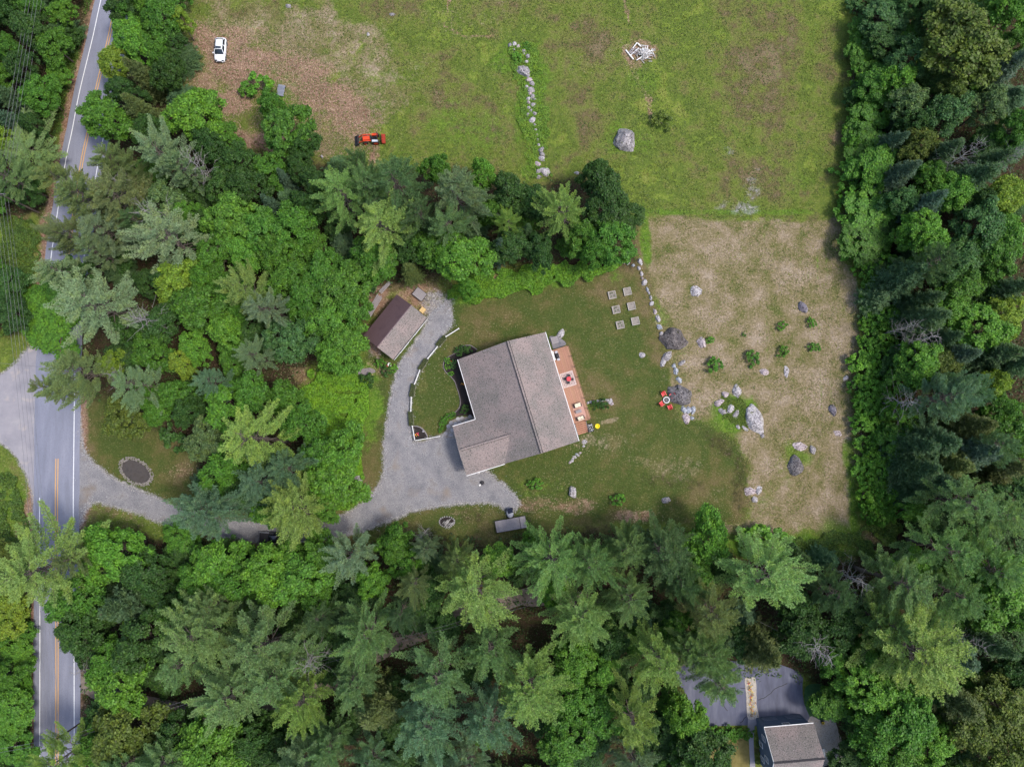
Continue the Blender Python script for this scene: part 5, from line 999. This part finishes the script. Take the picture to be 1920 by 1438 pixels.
TT = """
D d 20 20 30;D d 60 55 32;D m 14 95 28;D l 112 25 26;D m 100 85 30;D d 40 125 28;D m 76 178 32;S d 20 175 26;S b 14 225 20;D l 108 138 22;D m 52 8 26;D d 60 232 22;D y 0 262 26;D d 130 70 20;D m 0 150 24;
P m 60 292 60;P o 128 335 38;P m 10 330 40;
D d 238 15 32;D m 308 32 38;D y 335 42 20;D l 250 78 40;D y 222 118 28;S o 266 140 34;D d 316 140 32;D m 198 222 38;S o 256 205 30;D d 280 245 30;D l 362 218 50;D m 385 190 26;D m 510 200 27;D m 548 242 46;D d 566 276 30;H l 484 160 26;H m 460 170 16;H o 505 175 14;D m 290 95 26;D d 230 170 26;D m 240 30 26;D l 270 10 30;
P g 312 292 52;P o 222 312 40;P g 352 330 34;P o 232 382 56;D g 312 392 42;P g 322 455 62;D d 388 272 34;D d 452 312 36;D d 462 352 44;S b 535 342 18;S b 508 385 18;D l 338 392 24;D l 430 418 46;D m 492 432 40;D m 552 432 40;D d 600 335 30;D m 520 472 36;D d 580 390 30;P o 140 442 42;P o 168 380 46;P g 134 505 42;D m 108 545 34;P g 200 430 40;P g 180 475 40;P d 270 420 34;P o 245 330 30;D d 420 350 32;D d 560 310 26;D m 500 320 30;D m 410 480 40;D l 450 470 34;
P l 640 368 56;P d 742 342 62;P y 722 420 62;P g 852 366 56;P m 850 430 48;D m 815 318 26;D l 905 330 28;D d 960 372 42;P y 956 425 28;P y 1064 405 55;D d 1114 335 34;D d 1142 382 50;D m 1150 450 42;D m 1118 470 30;S b 932 468 22;S d 890 450 22;D l 862 484 46;D m 800 470 34;P d 790 400 40;P m 690 360 46;S o 768 508 22;D d 960 460 34;D d 1010 470 30;S d 985 440 20;D d 1000 380 34;D m 700 480 40;D d 760 460 30;D l 880 540 22;D m 1090 440 30;P d 690 320 34;D m 920 400 30;
P g 188 580 72;D l 92 602 56;D m 60 575 32;D d 150 525 36;P o 158 698 48;P o 100 735 26;P g 265 722 42;D d 300 602 36;D y 336 522 42;D m 382 582 46;D y 340 682 28;D l 366 655 28;D l 420 622 38;P y 470 540 46;P g 510 575 44;P b 405 712 36;P g 475 672 32;D b 545 640 42;D m 580 560 42;D l 620 600 40;D l 622 662 36;D m 600 520 42;D m 640 540 46;D m 660 570 36;D l 650 640 40;D d 240 620 30;D y 215 680 24;D m 290 660 34;D m 440 560 36;D m 540 520 40;D d 310 530 30;D m 380 520 36;
D o 232 785 36;D m 300 770 26;H d 325 815 26;D g 386 825 34;P y 490 830 74;D l 430 760 42;D m 472 735 36;D m 330 740 30;D m 280 745 26;D d 360 770 28;D m 422 882 42;P b 540 885 44;P y 555 955 66;P b 385 968 62;D l 620 905 46;D l 640 855 42;D m 598 850 36;D d 460 920 34;P b 480 905 46;D m 570 800 34;D m 540 745 30;D l 610 950 30;D d 400 920 26;D m 500 960 30;D d 590 900 30;
P y 84 1062 76;P o 150 1035 34;D l 226 1030 48;D l 190 1065 34;D m 142 1122 42;D d 150 1172 40;S d 240 1130 52;D d 272 1072 40;D d 282 1200 58;D m 360 1090 36;D l 402 1062 42;D m 440 1092 42;D l 500 1072 52;D l 562 1080 50;D m 545 1042 30;P m 390 1182 72;P m 345 1240 50;P m 490 1222 78;P m 440 1300 62;P y 560 1310 58;P m 520 1282 60;D l 230 1282 50;D m 200 1240 38;D d 172 1215 28;D m 320 1150 34;D d 300 1110 30;P m 400 1130 40;
D y 15 1150 36;D l 32 1232 36;D l 15 1332 42;D m 38 1288 30;D m 20 1400 34;D o 8 1035 26;D m 48 1185 20;D m 0 1270 30;
D o 240 1372 52;D l 400 1390 60;P m 250 1425 42;P y 118 1424 44;P m 310 1425 46;P g 580 1425 60;D d 330 1375 36;P m 620 1395 46;D d 470 1385 36;D m 180 1400 34;D d 530 1400 34;
P g 655 1042 52;D m 740 1022 36;P g 795 1025 26;D l 700 1092 32;P o 770 1082 38;P y 885 1102 78;D l 935 1055 32;P l 1035 1042 62;P m 1120 1050 52;D l 1042 1102 34;P l 1090 1152 66;P m 1178 1112 46;P d 1250 1042 56;P d 1272 1092 46;P m 690 1182 62;P m 660 1272 48;P m 820 1262 68;P m 920 1212 56;P y 1000 1285 66;P b 812 1342 62;P b 920 1352 56;D l 1070 1232 42;D l 1122 1252 32;D m 1082 1312 46;D m 1062 1385 50;D m 1132 1342 42;P y 1232 1242 62;P y 1190 1352 56;D l 1282 1342 38;P g 1180 1424 52;S o 700 1332 58;P b 692 1424 52;P g 880 1424 50;D l 908 1378 20;D m 760 1060 28;P o 850 1050 36;D d 800 1100 30;D m 1000 1020 26;P m 1180 1035 40;D d 1140 1200 34;P d 750 1140 34;P d 600 1160 34;D m 590 1120 34;D l 610 1040 34;
D l 1322 1010 46;D m 1302 1072 36;P l 1425 1092 84;P o 1332 1152 52;H l 1440 1018 34;H l 1410 1012 26;H m 1470 1020 24;P m 1670 1090 58;P y 1705 1215 88;P m 1648 1162 50;D l 1702 1065 36;P m 1782 1032 66;P m 1790 1105 58;D l 1870 1100 60;D m 1900 1152 40;P m 1330 1232 52;P m 1352 1275 46;S o 1432 1222 46;D d 1500 1180 44;D d 1490 1130 36;D l 1628 1290 46;D m 1662 1292 42;S o 1790 1312 52;D m 1692 1342 60;D l 1742 1392 46;D m 1645 1375 46;D m 1682 1424 42;D o 1822 1362 52;D o 1880 1322 50;D o 1872 1410 52;S b 1800 1232 46;S d 1850 1205 44;D d 1900 1260 36;D d 1312 1402 46;D m 1292 1425 34;D m 1556 1232 30;P d 1560 1110 36;D d 1560 1180 40;D m 1640 1230 40;D d 1750 1290 34;P m 1850 1050 50;D m 1270 1180 30;P m 1290 1200 40;
D b 1660 30 42;D m 1618 62 28;D d 1652 82 34;D b 1700 10 30;D o 1800 88 76;D l 1892 20 42;D b 1702 112 40;D l 1612 102 24;D m 1640 160 36;D l 1682 150 36;D d 1612 172 26;D m 1632 212 42;D y 1625 195 18;D g 1702 192 38;D b 1772 212 42;D o 1780 180 30;D g 1850 202 36;S g 1880 132 46;D o 1722 272 32;S b 1680 252 22;S b 1692 322 36;D l 1640 312 40;S d 1770 282 34;S d 1820 332 44;D l 1632 392 46;D m 1622 452 42;D b 1690 380 30;D l 1790 362 36;D y 1880 372 36;S b 1740 390 34;D l 1732 442 40;D l 1692 442 20;D b 1830 432 48;D l 1880 442 40;D m 1900 240 34;S d 1860 300 34;D d 1720 230 30;D m 1900 90 34;D d 1740 30 30;D m 1740 330 30;D d 1840 380 30;
S d 1680 520 42;P d 1722 505 42;D b 1792 490 46;D m 1852 482 44;D l 1842 622 46;S d 1732 602 42;S d 1722 562 32;D l 1722 680 36;D o 1762 682 32;S b 1792 662 38;D y 1862 722 30;P b 1742 752 56;P b 1800 742 42;S d 1862 662 44;D y 1880 592 36;S d 1702 832 42;S d 1742 832 46;S o 1822 802 46;S o 1782 862 42;S b 1832 852 50;D m 1900 812 40;P m 1800 942 62;S o 1880 882 44;P m 1852 952 50;S d 1702 882 42;D m 1690 712 26;D l 1780 590 36;D m 1800 545 38;S d 1890 540 40;S d 1900 680 40;D m 1870 770 34;S d 1750 910 40;D l 1690 770 26;D m 1740 470 34;S d 1760 640 30;P b 1860 830 44;D b 1905 930 40;
"""
for it in TT.replace('\n', '').split(';'):
    if it.strip():
        k, c, a, b, r = it.split(); plant(k, c, float(a), float(b), float(r))
for (px, py, R, h) in [(300, 402, 50, 17), (378, 320, 36, 15), (205, 362, 40, 15), (1815, 292, 30, 18), (1888, 300, 26, 16), (1516, 1205, 42, 14), (1532, 1228, 34, 13), (1048, 1074, 24, 13), (1810, 1208, 26, 14), (575, 1238, 46, 15), (168, 1252, 26, 11), (795, 1000, 22, 9), (1605, 1085, 40, 14), (280, 598, 40, 15), (222, 712, 30, 13), (1700, 752, 34, 13), (1700, 615, 26, 13), (1720, 640, 30, 14)]:
    plant('X', 'm', px, py, R, h)
# understory where no listed crown covers the forest floor
CLEAR = [(835, 545, 60), (700, 1225, 50), (970, 1190, 55), (1020, 1128, 40), (640, 1420, 50), (1000, 1410, 46), (560, 700, 40), (640, 760, 70), (345, 1345, 40), (255, 1315, 60), (1690, 1000, 40), (760, 540, 50), (700, 560, 36), (470, 1000, 34), (530, 1005, 40), (1330, 1290, 70), (1440, 1310, 90)]
rngf = np.random.default_rng(5)
for k, pl in FOREST.items():
    xs = [p[0] for p in pl]; ys = [p[1] for p in pl]; stp = 50
    for yy in np.arange(max(min(ys), -30), min(max(ys), 1470), stp):
        for xx in np.arange(max(min(xs), -30), min(max(xs), 1950), stp):
            a, b = xx + rngf.uniform(-14, 14), yy + rngf.uniform(-14, 14)
            if not inpoly(np.array([a]), np.array([b]), pl)[0]: continue
            if any(math.hypot(a - t['px'], b - t['py']) < t['R'] * .62 + 8 for t in TREES) or any(math.hypot(a - c[0], b - c[1]) < c[2] for c in CLEAR): continue
            if segdist(np.array([a]), np.array([b]), [(p[0], p[1]) for p in ROADC])[0] < 62: continue
            kd = 'D' if rngf.random() < (.75 if k != 'east' else .6) else 'S'; tt = rngf.choice(list('mdddm' if kd == 'D' else 'ddmm'))
            plant(kd, tt, a, b, rngf.uniform(26, 38), rngf.uniform(5, 7.5), name='sapling')['category'] = 'sapling'
# bright bushes in the strip along the right edge of the fields
EB = 0
for yy in np.arange(0, 985, 21):
    xe = np.interp(yy, [0, 250, 400, 440, 520, 560, 640, 740, 830, 900, 1000], [1600, 1597, 1585, 1592, 1618, 1624, 1622, 1606, 1614, 1620, 1612])
    n_ = 3 if yy > 430 else 1
    for j in range(n_):
        a = xe + 8 + j * 21 + rngf.uniform(-6, 6); b = yy + rngf.uniform(-6, 6)
        plant('H', rngf.choice(list('lllm' if yy > 440 else 'mlmb')), a, b, rngf.uniform(16, 25), rngf.uniform(1.8, 3.6), group='bushes in the strip along the field edge')
for i, (px, py, R, c, lab) in enumerate([(1340, 682, 17, 'd', 'largest dark green bush in the dry field, lowest left of the bush row'), (1412, 670, 15, 'd', 'second bush from the left in the dry field row'), (1469, 659, 12, 'd', 'third bush from the left in the dry field row'), (1527, 650, 11, 'm', 'rightmost greyish bush of the dry field row'), (1522, 604, 11, 'l', 'small bright bush below the purplish round boulder'),
        (1466, 611, 10, 'm', 'small bush in the dry field above the third bush of the row'), (1331, 638, 9, 'l', 'small bright bush beside the brownish stone'), (1395, 627, 5, 'm', 'tiny low bush on bare soil in the middle of the dry field'), (1160, 938, 16, 'l', 'bright yellow-green bush at the lower lawn edge'), (1005, 908, 15, 'l', 'low bright plant on the lawn below the garage'), (1240, 225, 20, 'o', 'sprawling olive bush in the meadow right of the big boulder'),
        (970, 108, 11, 'l', 'pale leafy bush among the upper stones of the meadow row'), (987, 86, 8, 'd', 'dark bush at the top of the meadow stone row')]):
    plant('H', {'d': 'm'}.get(c, c), px, py, R * .86, R * .1, label=lab)
# hedges between the fence panels, garden plants
def plants(lst, nm, cat, grp):
    for (px, py, R, c, lab) in lst:
        plant('H', c, px, py, R, max(.35, R * .13), label=lab, group=grp, name=nm)['category'] = cat
for a, b, lab in (((835, 632), (820, 649), 'between the first and second white fence panels'), ((800, 674), (787, 694), 'between the second and third white fence panels'), ((776, 720), (772, 744), 'between the third and fourth white fence panels'), ((770, 772), (772, 798), 'between the fourth fence panel and the corner bed')):
    A_, B_ = Vector(P(*a)), Vector(P(*b)); dv = B_ - A_; e = empty('hedge', tuple((A_ + B_) / 2) + (0,), math.atan2(dv.y, dv.x), 'low dark hedge block ' + lab, 'hedge', 'hedge blocks along the driveway')
    g = np.random.default_rng(int(a[0])); n = 2600; L_ = dv.length; Pn = np.stack([g.uniform(-L_ / 2, L_ / 2, n), g.uniform(-.42, .42, n), g.uniform(.1, .6, n)], 1); Pn[:, 2] = np.where(g.random(n) < .6, .6 + g.normal(size=n) * .05, Pn[:, 2])
    V, Fc = leaf_quads(Pn, unit(g.normal(size=(n, 3)) * .5 + np.array([0, 0, .8])), g.uniform(.1, .2, n), g.uniform(.07, .13, n), g); m = np_mesh('foliage', V, Fc); m.materials.append(M_LEAF); o = obj('foliage', m, None, e); o.color = C(88, 96, 60)
    MB().box((0, 0, .04), (L_, .9, .08)).obj('mulch_base', M_SOIL, e)
plants([(859, 660, 9, 'd', 'large dark green shrub at the front corner of the house'), (873, 655, 9, 'd', 'dark green shrub behind the white arc of edging at the house corner'), (839, 676, 6, 'l', 'bright plant at the upper left tip of the front bed'), (850, 682, 7, 'b', 'blue-green shrub in the upper front bed'), (838, 688, 5, 'l', 'small bright round plant on the left of the front bed'), (846, 701, 5, 'l', 'bright round plant lowest of the left front bed group'), (872, 767, 8, 'd', 'dark strappy plant near the inner end of the front bed'),
        (828, 795, 6, 'm', 'low green edging plant, lowest in the front bed tail'), (833, 788, 6, 'm', 'low green edging plant in the middle of the front bed tail'), (841, 781, 6, 'm', 'low green edging plant, upper of the front bed tail'), (850, 777, 6, 'm', 'low green edging plant where the front bed tail begins'), (826, 806, 5, 'm', 'last green plant where the bed tail meets the driveway'),
        (1117, 759, 9, 'd', 'dark green clipped shrub nearest the deck in the stone-edged strip'), (1131, 758, 10, 'd', 'dark green clipped shrub at the far end of the stone-edged strip'), (712, 680, 10, 'm', 'green shrub beside the shed landing'), (724, 696, 11, 'd', 'dark green shrub in the bed below the shed corner'), (738, 691, 8, 'l', 'bright shrub at the driveway edge below the shed'), (690, 712, 14, 'd', 'rounded dark bush below the stone landing')], 'garden_shrub', 'shrub', None)
def flowers(px, py, cols, lab, n=9, r=.25):
    e = empty('flower_clump', P3(px, py, .03), 0, lab, 'flowers'); g = random.Random(int(px * 7 + py))
    for i in range(n):
        a, q = g.uniform(0, 6.28), r * math.sqrt(g.random()); o = MB().lathe([(.01, .12), (.06, .16), (.08, .2), (.03, .23)], (q * math.cos(a), q * math.sin(a), g.uniform(0, .15)), 6).obj('blossom', M_PLAIN, e); o.color = C(*cols[i % len(cols)])
        MB().tube([(q * math.cos(a), q * math.sin(a), 0), (q * math.cos(a), q * math.sin(a), .2)], .015, 4).obj('stem', M_LEAF, e).color = C(60, 100, 40)
    return e
flowers(782, 814, [(226, 90, 60), (240, 190, 60), (220, 50, 110)], 'cluster of red, orange and pink flowers in the fenced corner bed', 14, .4)
flowers(867, 721, [(206, 130, 40), (190, 150, 50)], 'orange flower clump in the mulch beside the house wall', 9, .28)
flowers(846, 678, [(196, 84, 30)], 'rusty orange flowers in the upper front bed', 6, .25)
g = random.Random(31)
for i in range(26):
    yy = 1278 + i * 2.5; xx = 1407 + g.uniform(-4, 4) + (yy - 1278) * .06
    ccc = [(150, 70, 50), (206, 70, 60), (222, 190, 60), (196, 160, 60), (120, 96, 70)][i % 5]
    o = flowers(xx, yy, [ccc, (210, 180, 90)], 'x', 5, .28)
    o['label'] = 'small %s flower clump in the island bed, number %s from its upper end' % (['russet', 'red', 'yellow', 'golden', 'brown'][i % 5], ['one', 'two', 'three', 'four', 'five', 'six', 'seven', 'eight', 'nine', 'ten', 'eleven', 'twelve', 'thirteen', 'fourteen', 'fifteen', 'sixteen', 'seventeen', 'eighteen', 'nineteen', 'twenty', 'twenty-one', 'twenty-two', 'twenty-three', 'twenty-four', 'twenty-five', 'twenty-six'][i]); o['group'] = 'flowers in the island bed'
e = empty('flower_pot', P3(1541, 1353, 0), 0, 'dark pot of yellow flowers at the edge of the green turf oval', 'planter'); MB().lathe([(.22, 0), (.32, .3), (.34, .36), (.02, .34)], n=14).obj('pot', M_DARK, e)
for i in range(9): MB().lathe([(.01, .4), (.09, .44), (.03, .5)], (.2 * math.cos(i * 2.4), .2 * math.sin(i * 2.4), .02 * i), 6).obj('blossom', M_PLAIN, e).color = C(216, 186, 50)
for i in range(8):
    plant('H', 'm', 1318 + i * 12, 1372 + (i % 2) * 5, 11, 1.3, label='leafy bush in the hedge below the asphalt drive, %s from its left end' % ['first', 'second', 'third', 'fourth', 'fifth', 'sixth', 'seventh', 'eighth'][i], group='hedge bushes below the asphalt drive')
for i in range(4):
    plant('H', 'o', 1421, 1382 + i * 15, 5, .6, label='small round bush beside the blue-grey wall, %s from the garage end' % ['first', 'second', 'third', 'fourth'][i], group='bushes by the lower house wall')

# ------------------------------------------------------------------ ground cover that nobody could count
def scatter(name, label, polys, n, tint, hmax, size, seed, mat=M_LEAF, hs=1.6, cover=.35):
    g = np.random.default_rng(seed); PX, PY = [], []
    wps = [W(p) for p in polys]; ars = []
    for p in wps: ars.append(abs(sum(p[i][0] * p[(i + 1) % len(p)][1] - p[(i + 1) % len(p)][0] * p[i][1] for i in range(len(p)))) / 2)
    for p, a in zip(wps, ars):
        m = int(n * a / sum(ars) * 2.2); xs = [q[0] for q in p]; ys = [q[1] for q in p]
        X = g.uniform(min(xs), max(xs), m * 2); Y = g.uniform(min(ys), max(ys), m * 2); k = inpoly(X + (vnoise(X, Y, 1.5, 51) - .5) * 2.4, Y + (vnoise(X, Y, 1.5, 52) - .5) * 2.4, p) & (vnoise(X, Y, 2.2, seed) + .3 * vnoise(X, Y, .8, seed + 1) > cover)
        PX.append(X[k]); PY.append(Y[k])
    X = np.concatenate(PX); Y = np.concatenate(PY)
    if len(X) > n: i = g.choice(len(X), n, False); X, Y = X[i], Y[i]
    hh = hmax * (.25 + .75 * np.clip(vnoise(X, Y, hs, seed + 3) * 1.3 - .15, 0, 1)); keep = (segdist(X, Y, ROAD_W) > 4.6) & ~inpoly(X, Y, DRIVE_W); X, Y, hh = X[keep], Y[keep], hh[keep]; m = len(X)
    Z = hh * (1 - g.random(m) ** 2 * .6); L = g.uniform(.7, 1.3, m) * size
    V, Fc = leaf_quads(np.stack([X, Y, Z], 1), unit(g.normal(size=(m, 3)) * .45 + np.array([0, 0, .9])), L, L * g.uniform(.5, .8, m), g)
    me = np_mesh(name, V, Fc); me.materials.append(mat); o = obj(name, me); o.color = tint; return tag(o, label, kind='stuff')
scatter('undergrowth', 'bright green ferns and saplings left of the driveway', [[(590, 690), (650, 690), (690, 715), (692, 780), (680, 850), (672, 910), (650, 955), (600, 940), (590, 860), (560, 760)]], 42000, C(108, 150, 42), 1.3, .34, 61)
scatter('undergrowth', 'leafy undergrowth along the lawn below the upper trees', [[(840, 545), (880, 520), (960, 505), (1100, 495), (1180, 480), (1165, 500), (1090, 528), (1000, 545), (900, 565), (850, 572)]], 20000, C(100, 142, 42), 1.1, .32, 62)
scatter('undergrowth', 'green weeds growing around the meadow stone row', [[(950, 80), (1000, 85), (1018, 150), (1030, 250), (1036, 335), (1000, 335), (985, 280), (975, 180), (950, 130)]], 12000, C(112, 144, 52), .45, .24, 63)
scatter('undergrowth', 'brushy verge between the upper road and the western woods', [[(172, -20), (185, -20), (155, 100), (125, 220), (110, 260), (95, 250), (120, 140), (150, 40)], [(0, 880), (30, 900), (50, 950), (58, 1050), (50, 1100), (0, 1090)], [(0, 400), (70, 420), (80, 480), (40, 600), (0, 640)], [(40, 1110), (62, 1130), (60, 1430), (20, 1438)]], 26000, C(84, 110, 46), .8, .3, 64)
scatter('undergrowth', 'low green brush along the bottom of the dry field', [[(1385, 1010), (1500, 1006), (1604, 1000), (1640, 960), (1690, 990), (1650, 1050), (1560, 1045), (1480, 1045), (1400, 1035)]], 16000, C(90, 116, 48), .7, .3, 65, cover=.55)
scatter('undergrowth', 'dim leafy understory on the floor of the woods', [FOREST[k] for k in FOREST], 70000, C(66, 90, 44), .9, .42, 66, cover=.45, hs=4)
scatter('weeds', 'scattered broad-leaved weeds in the green meadow', [MEADOW], 42000, C(92, 106, 48), .16, .24, 67, M_WEED, cover=.35)
scatter('weeds', 'sparse green weeds in the dry mown field', [MOWN], 9000, C(108, 118, 58), .12, .2, 68, M_WEED, cover=.62)
scatter('moss_patch', 'mossy grass inside the ring of pale rocks', [[(1345, 745), (1390, 738), (1402, 790), (1395, 806), (1350, 790)]], 3500, C(98, 116, 44), .2, .2, 69, cover=.3)
scatter('leaf_litter', 'reddish leaf litter and chips on the worn yard corner', [[(380, 40), (520, 60), (660, 140), (720, 220), (700, 300), (560, 290), (430, 240), (350, 150)]], 22000, C(150, 128, 106), .07, .17, 70, M_CHIP, cover=.3)
# pale pebbles and wood chips strewn over the worn ground
def spill():
    g = np.random.default_rng(88); pts = np.array(DRIVE_W); i = g.integers(0, len(pts), 7000); t = g.random((7000, 1)); q = pts[i] * t + pts[(i + 1) % len(pts)] * (1 - t) + g.normal(size=(7000, 2)) * .42
    Pn = np.concatenate([q, g.uniform(.015, .05, (7000, 1))], 1); L = g.uniform(.07, .22, 7000)
    V, Fc = leaf_quads(Pn, unit(g.normal(size=(7000, 3)) * .3 + np.array([0, 0, 1.])), L, L * .8, g); m = np_mesh('gravel_spill', V, Fc); m.materials.append(M_CHIP); o = obj('gravel_spill', m); o.color = C(150, 148, 150); tag(o, 'loose stones spilling off the driveway edges into the grass', kind='stuff')
spill()
# ------------------------------------------------------------------ power poles and wires
def pole(px, py, h, label, arm=1.1, az=0.0):
    e = empty('utility_pole', P3(px, py, 0), az, label, 'utility pole'); MB().tube([(0, 0, -.2), (0, 0, h)], [.19, .12], 8).obj('post', M_BARK, e)
    ca = MB().box((0, 0, h - .5), (2 * arm, .12, .14)).obj('crossarm', M_WOODG, e)
    for xx in (-arm + .1, -.35, .35, arm - .1): MB().lathe([(.05, 0), (.06, .08), (.03, .16)], (xx, 0, h - .43), 6).obj('insulator', M_GLASS, ca)
    return e
PB = pole(72, 398, 10.5, 'utility pole at the woods edge left of the upper road'); PC = pole(160, 1349, 9.5, 'utility pole beside the road at the bottom left', az=.2)
PT = lambda px, py, z: Vector(P3(px, py, z))
b0 = Vector(PB.location); c0 = Vector(PC.location); a0 = PT(165, -210, 0); c1 = PT(190, 1800, 0)
def wire(a, b, sag, lab):
    pts = [a.lerp(b, t) - Vector((0, 0, sag * 4 * t * (1 - t))) for t in np.linspace(0, 1, 25)]
    o = MB().tube(pts, .02, 5).obj('overhead_wire', M_WIRE); tag(o, lab, 'wire', 'power lines along the road'); return o
for i, (dx, dz) in enumerate(((-1.0, 0), (-.35, 0), (.35, 0), (1.0, 0), (0.05, -2.2))):
    w_ = ['outermost left', 'second from left', 'third from left', 'fourth from left', 'lowest'][i]; u = Vector((dx, 0, dz))
    wire(a0 + Vector((0, 0, 10.2)) + u, b0 + Vector((0, 0, 10.2)) + u, .7, 'overhead wire across the upper left woods, %s of the bundle' % w_)
    wire(b0 + Vector((0, 0, 10.2)) + u, c0 + Vector((-.2, 0, 9.2)) + u, 1.5, 'overhead wire along the road between the two poles, %s of the bundle' % w_)
for i, u in enumerate((Vector((0, .3, 0)), Vector((0, -.3, 0)))):
    wire(c0 + Vector((0, 0, 9)) + u, PT(1090, 1105, 8) + u, 1.2, 'service wire crossing the lower woods from the roadside pole, %s of two' % ('upper', 'lower')[i])
    wire(c0 + Vector((0, 0, 9)) + u, PT(-90, 1425, 9) + u, .5, 'wire leaving the roadside pole for the bottom left corner, %s of two' % ('upper', 'lower')[i])
wire(PT(-60, 675, 8), PT(150, 695, 7), .4, 'single wire crossing over the side road junction')
# far wood all round, beyond the frame
def far_wood():
    g = np.random.default_rng(9); Vs, Fs, off = [], [], 0; cnt = 0
    for a in range(1500):
        X, Y = g.uniform(-230, 230), g.uniform(-180, 220)
        if -112 < X < 112 and -72 < Y < 96: continue
        if segdist(np.array([X]), np.array([Y]), ROAD_W)[0] < 7 or (-62 < X < 62 and 80 < Y < 140): continue
        h = g.uniform(9, 16); R = g.uniform(3, 5); n = 110; d = unit(g.normal(size=(n, 3))); d[:, 2] = abs(d[:, 2]) * 1.2 - .3
        Pn = np.array([X, Y, h * .6]) + d * np.array([R, R, h * .36]) * g.uniform(.7, 1.05, (n, 1)); V, Fc = leaf_quads(Pn, unit(d + g.normal(size=(n, 3)) * .3), g.uniform(1.2, 2.2, n), g.uniform(.8, 1.5, n), g); Vs.append(V); Fs.append(Fc + off); off += len(V); cnt += 1
    m = np_mesh('far_wood', np.concatenate(Vs), np.concatenate(Fs)); m.materials.append(M_LEAF); o = obj('far_wood', m); o.color = C(70, 108, 52); tag(o, 'continuous woodland beyond the edges of the picture', kind='stuff')
far_wood()

# ------------------------------------------------------------------ labels that single out each tree
LMK = [('the white car', 415, 97), ('the orange tractor', 697, 263), ('the heap of boards', 1200, 101), ('the big meadow boulder', 1172, 257), ('the meadow stone row', 1005, 280), ('the shed', 740, 612), ('the raised beds', 1170, 578), ('the oval stone-ringed bed', 255, 884), ('the side road junction', 105, 760),
       ('the driveway mouth', 160, 900), ('the parked dark pickup', 518, 1006), ('the flatbed trailer', 957, 982), ('the stick-filled stone ring', 838, 978), ('the asphalt drive', 1400, 1310), ('the lower house', 1490, 1395), ('the upper dry field corner', 1570, 410), ('the lower dry field corner', 1602, 990), ('the meadow\'s top right corner', 1592, 5),
       ('the long purplish boulder', 1563, 770), ('the roadside pole', 135, 1362), ('the upper road', 160, 270), ('the bright fern patch', 640, 790), ('the round purplish boulder', 1505, 574), ('the garage wing', 900, 850), ('the pointed whitish boulder', 1075, 922), ('the worn yard', 500, 240), ('the lawn\'s lower right corner', 1385, 965), ('the bottom left corner', 20, 1430), ('the top left corner', 10, 10), ('the bottom right corner', 1910, 1430), ('the top right corner', 1910, 10), ('the middle of the bottom edge', 900, 1430), ('the middle of the right edge', 1910, 700), ('the woodland lane gap', 1010, 1128), ('the middle of the left edge', 10, 560)]
ORD = ['', 'second', 'third', 'fourth', 'fifth', 'sixth', 'seventh', 'eighth', 'ninth', 'tenth', 'eleventh', 'twelfth', 'thirteenth', 'fourteenth', 'fifteenth', 'sixteenth', 'seventeenth', 'eighteenth']
def direction(dx, dy):
    a = math.degrees(math.atan2(-dy, dx)) % 360
    return ['right of', 'above right of', 'above', 'above left of', 'left of', 'below left of', 'below', 'below right of'][int((a + 22.5) // 45) % 8]
buckets = {}
for t in TREES:
    o = t['o']
    if t['label']:
        tag(o, t['label'], None, t['group']); continue
    lm = min(LMK, key=lambda l: math.hypot(l[1] - t['px'], l[2] - t['py'])); dr_ = direction(t['px'] - lm[1], t['py'] - lm[2])
    size = 'tall ' if t['kind'] == 'P' and t['R'] > 55 else ('broad ' if t['kind'] == 'D' and t['R'] > 45 else ('small ' if t['R'] < 30 and t['kind'] in 'DPS' else ''))
    if t['o'].name.startswith('sapling'): size = 'low '
    desc = (size + ADJ[t['tint']] + ' ' + (NOUN[t['kind']][1] if not t['o'].name.startswith('sapling') else 'young tree')) if t['kind'] != 'X' else 'pale bare dead tree'
    buckets.setdefault((desc, dr_, lm[0]), []).append((math.hypot(lm[1] - t['px'], lm[2] - t['py']), t))
GRP = {'P': 'pines in the woods', 'S': 'spruces in the woods', 'D': 'leafy trees in the woods', 'X': 'dead trees in the woods', 'H': 'bushes'}
for (desc, dr_, lm), lst in buckets.items():
    lst.sort(key=lambda q: q[0])
    for i, (_, t) in enumerate(lst):
        lab = '%s %s %s' % (desc, dr_, lm) if len(lst) == 1 else '%s %s %s, %s out' % (desc, dr_, lm, ('first' if i == 0 else ORD[min(i, 17)]))
        tag(t['o'], lab, None, t['group'] or (GRP[t['kind']] if not t['o'].name.startswith('sapling') else 'young trees under the canopy'))
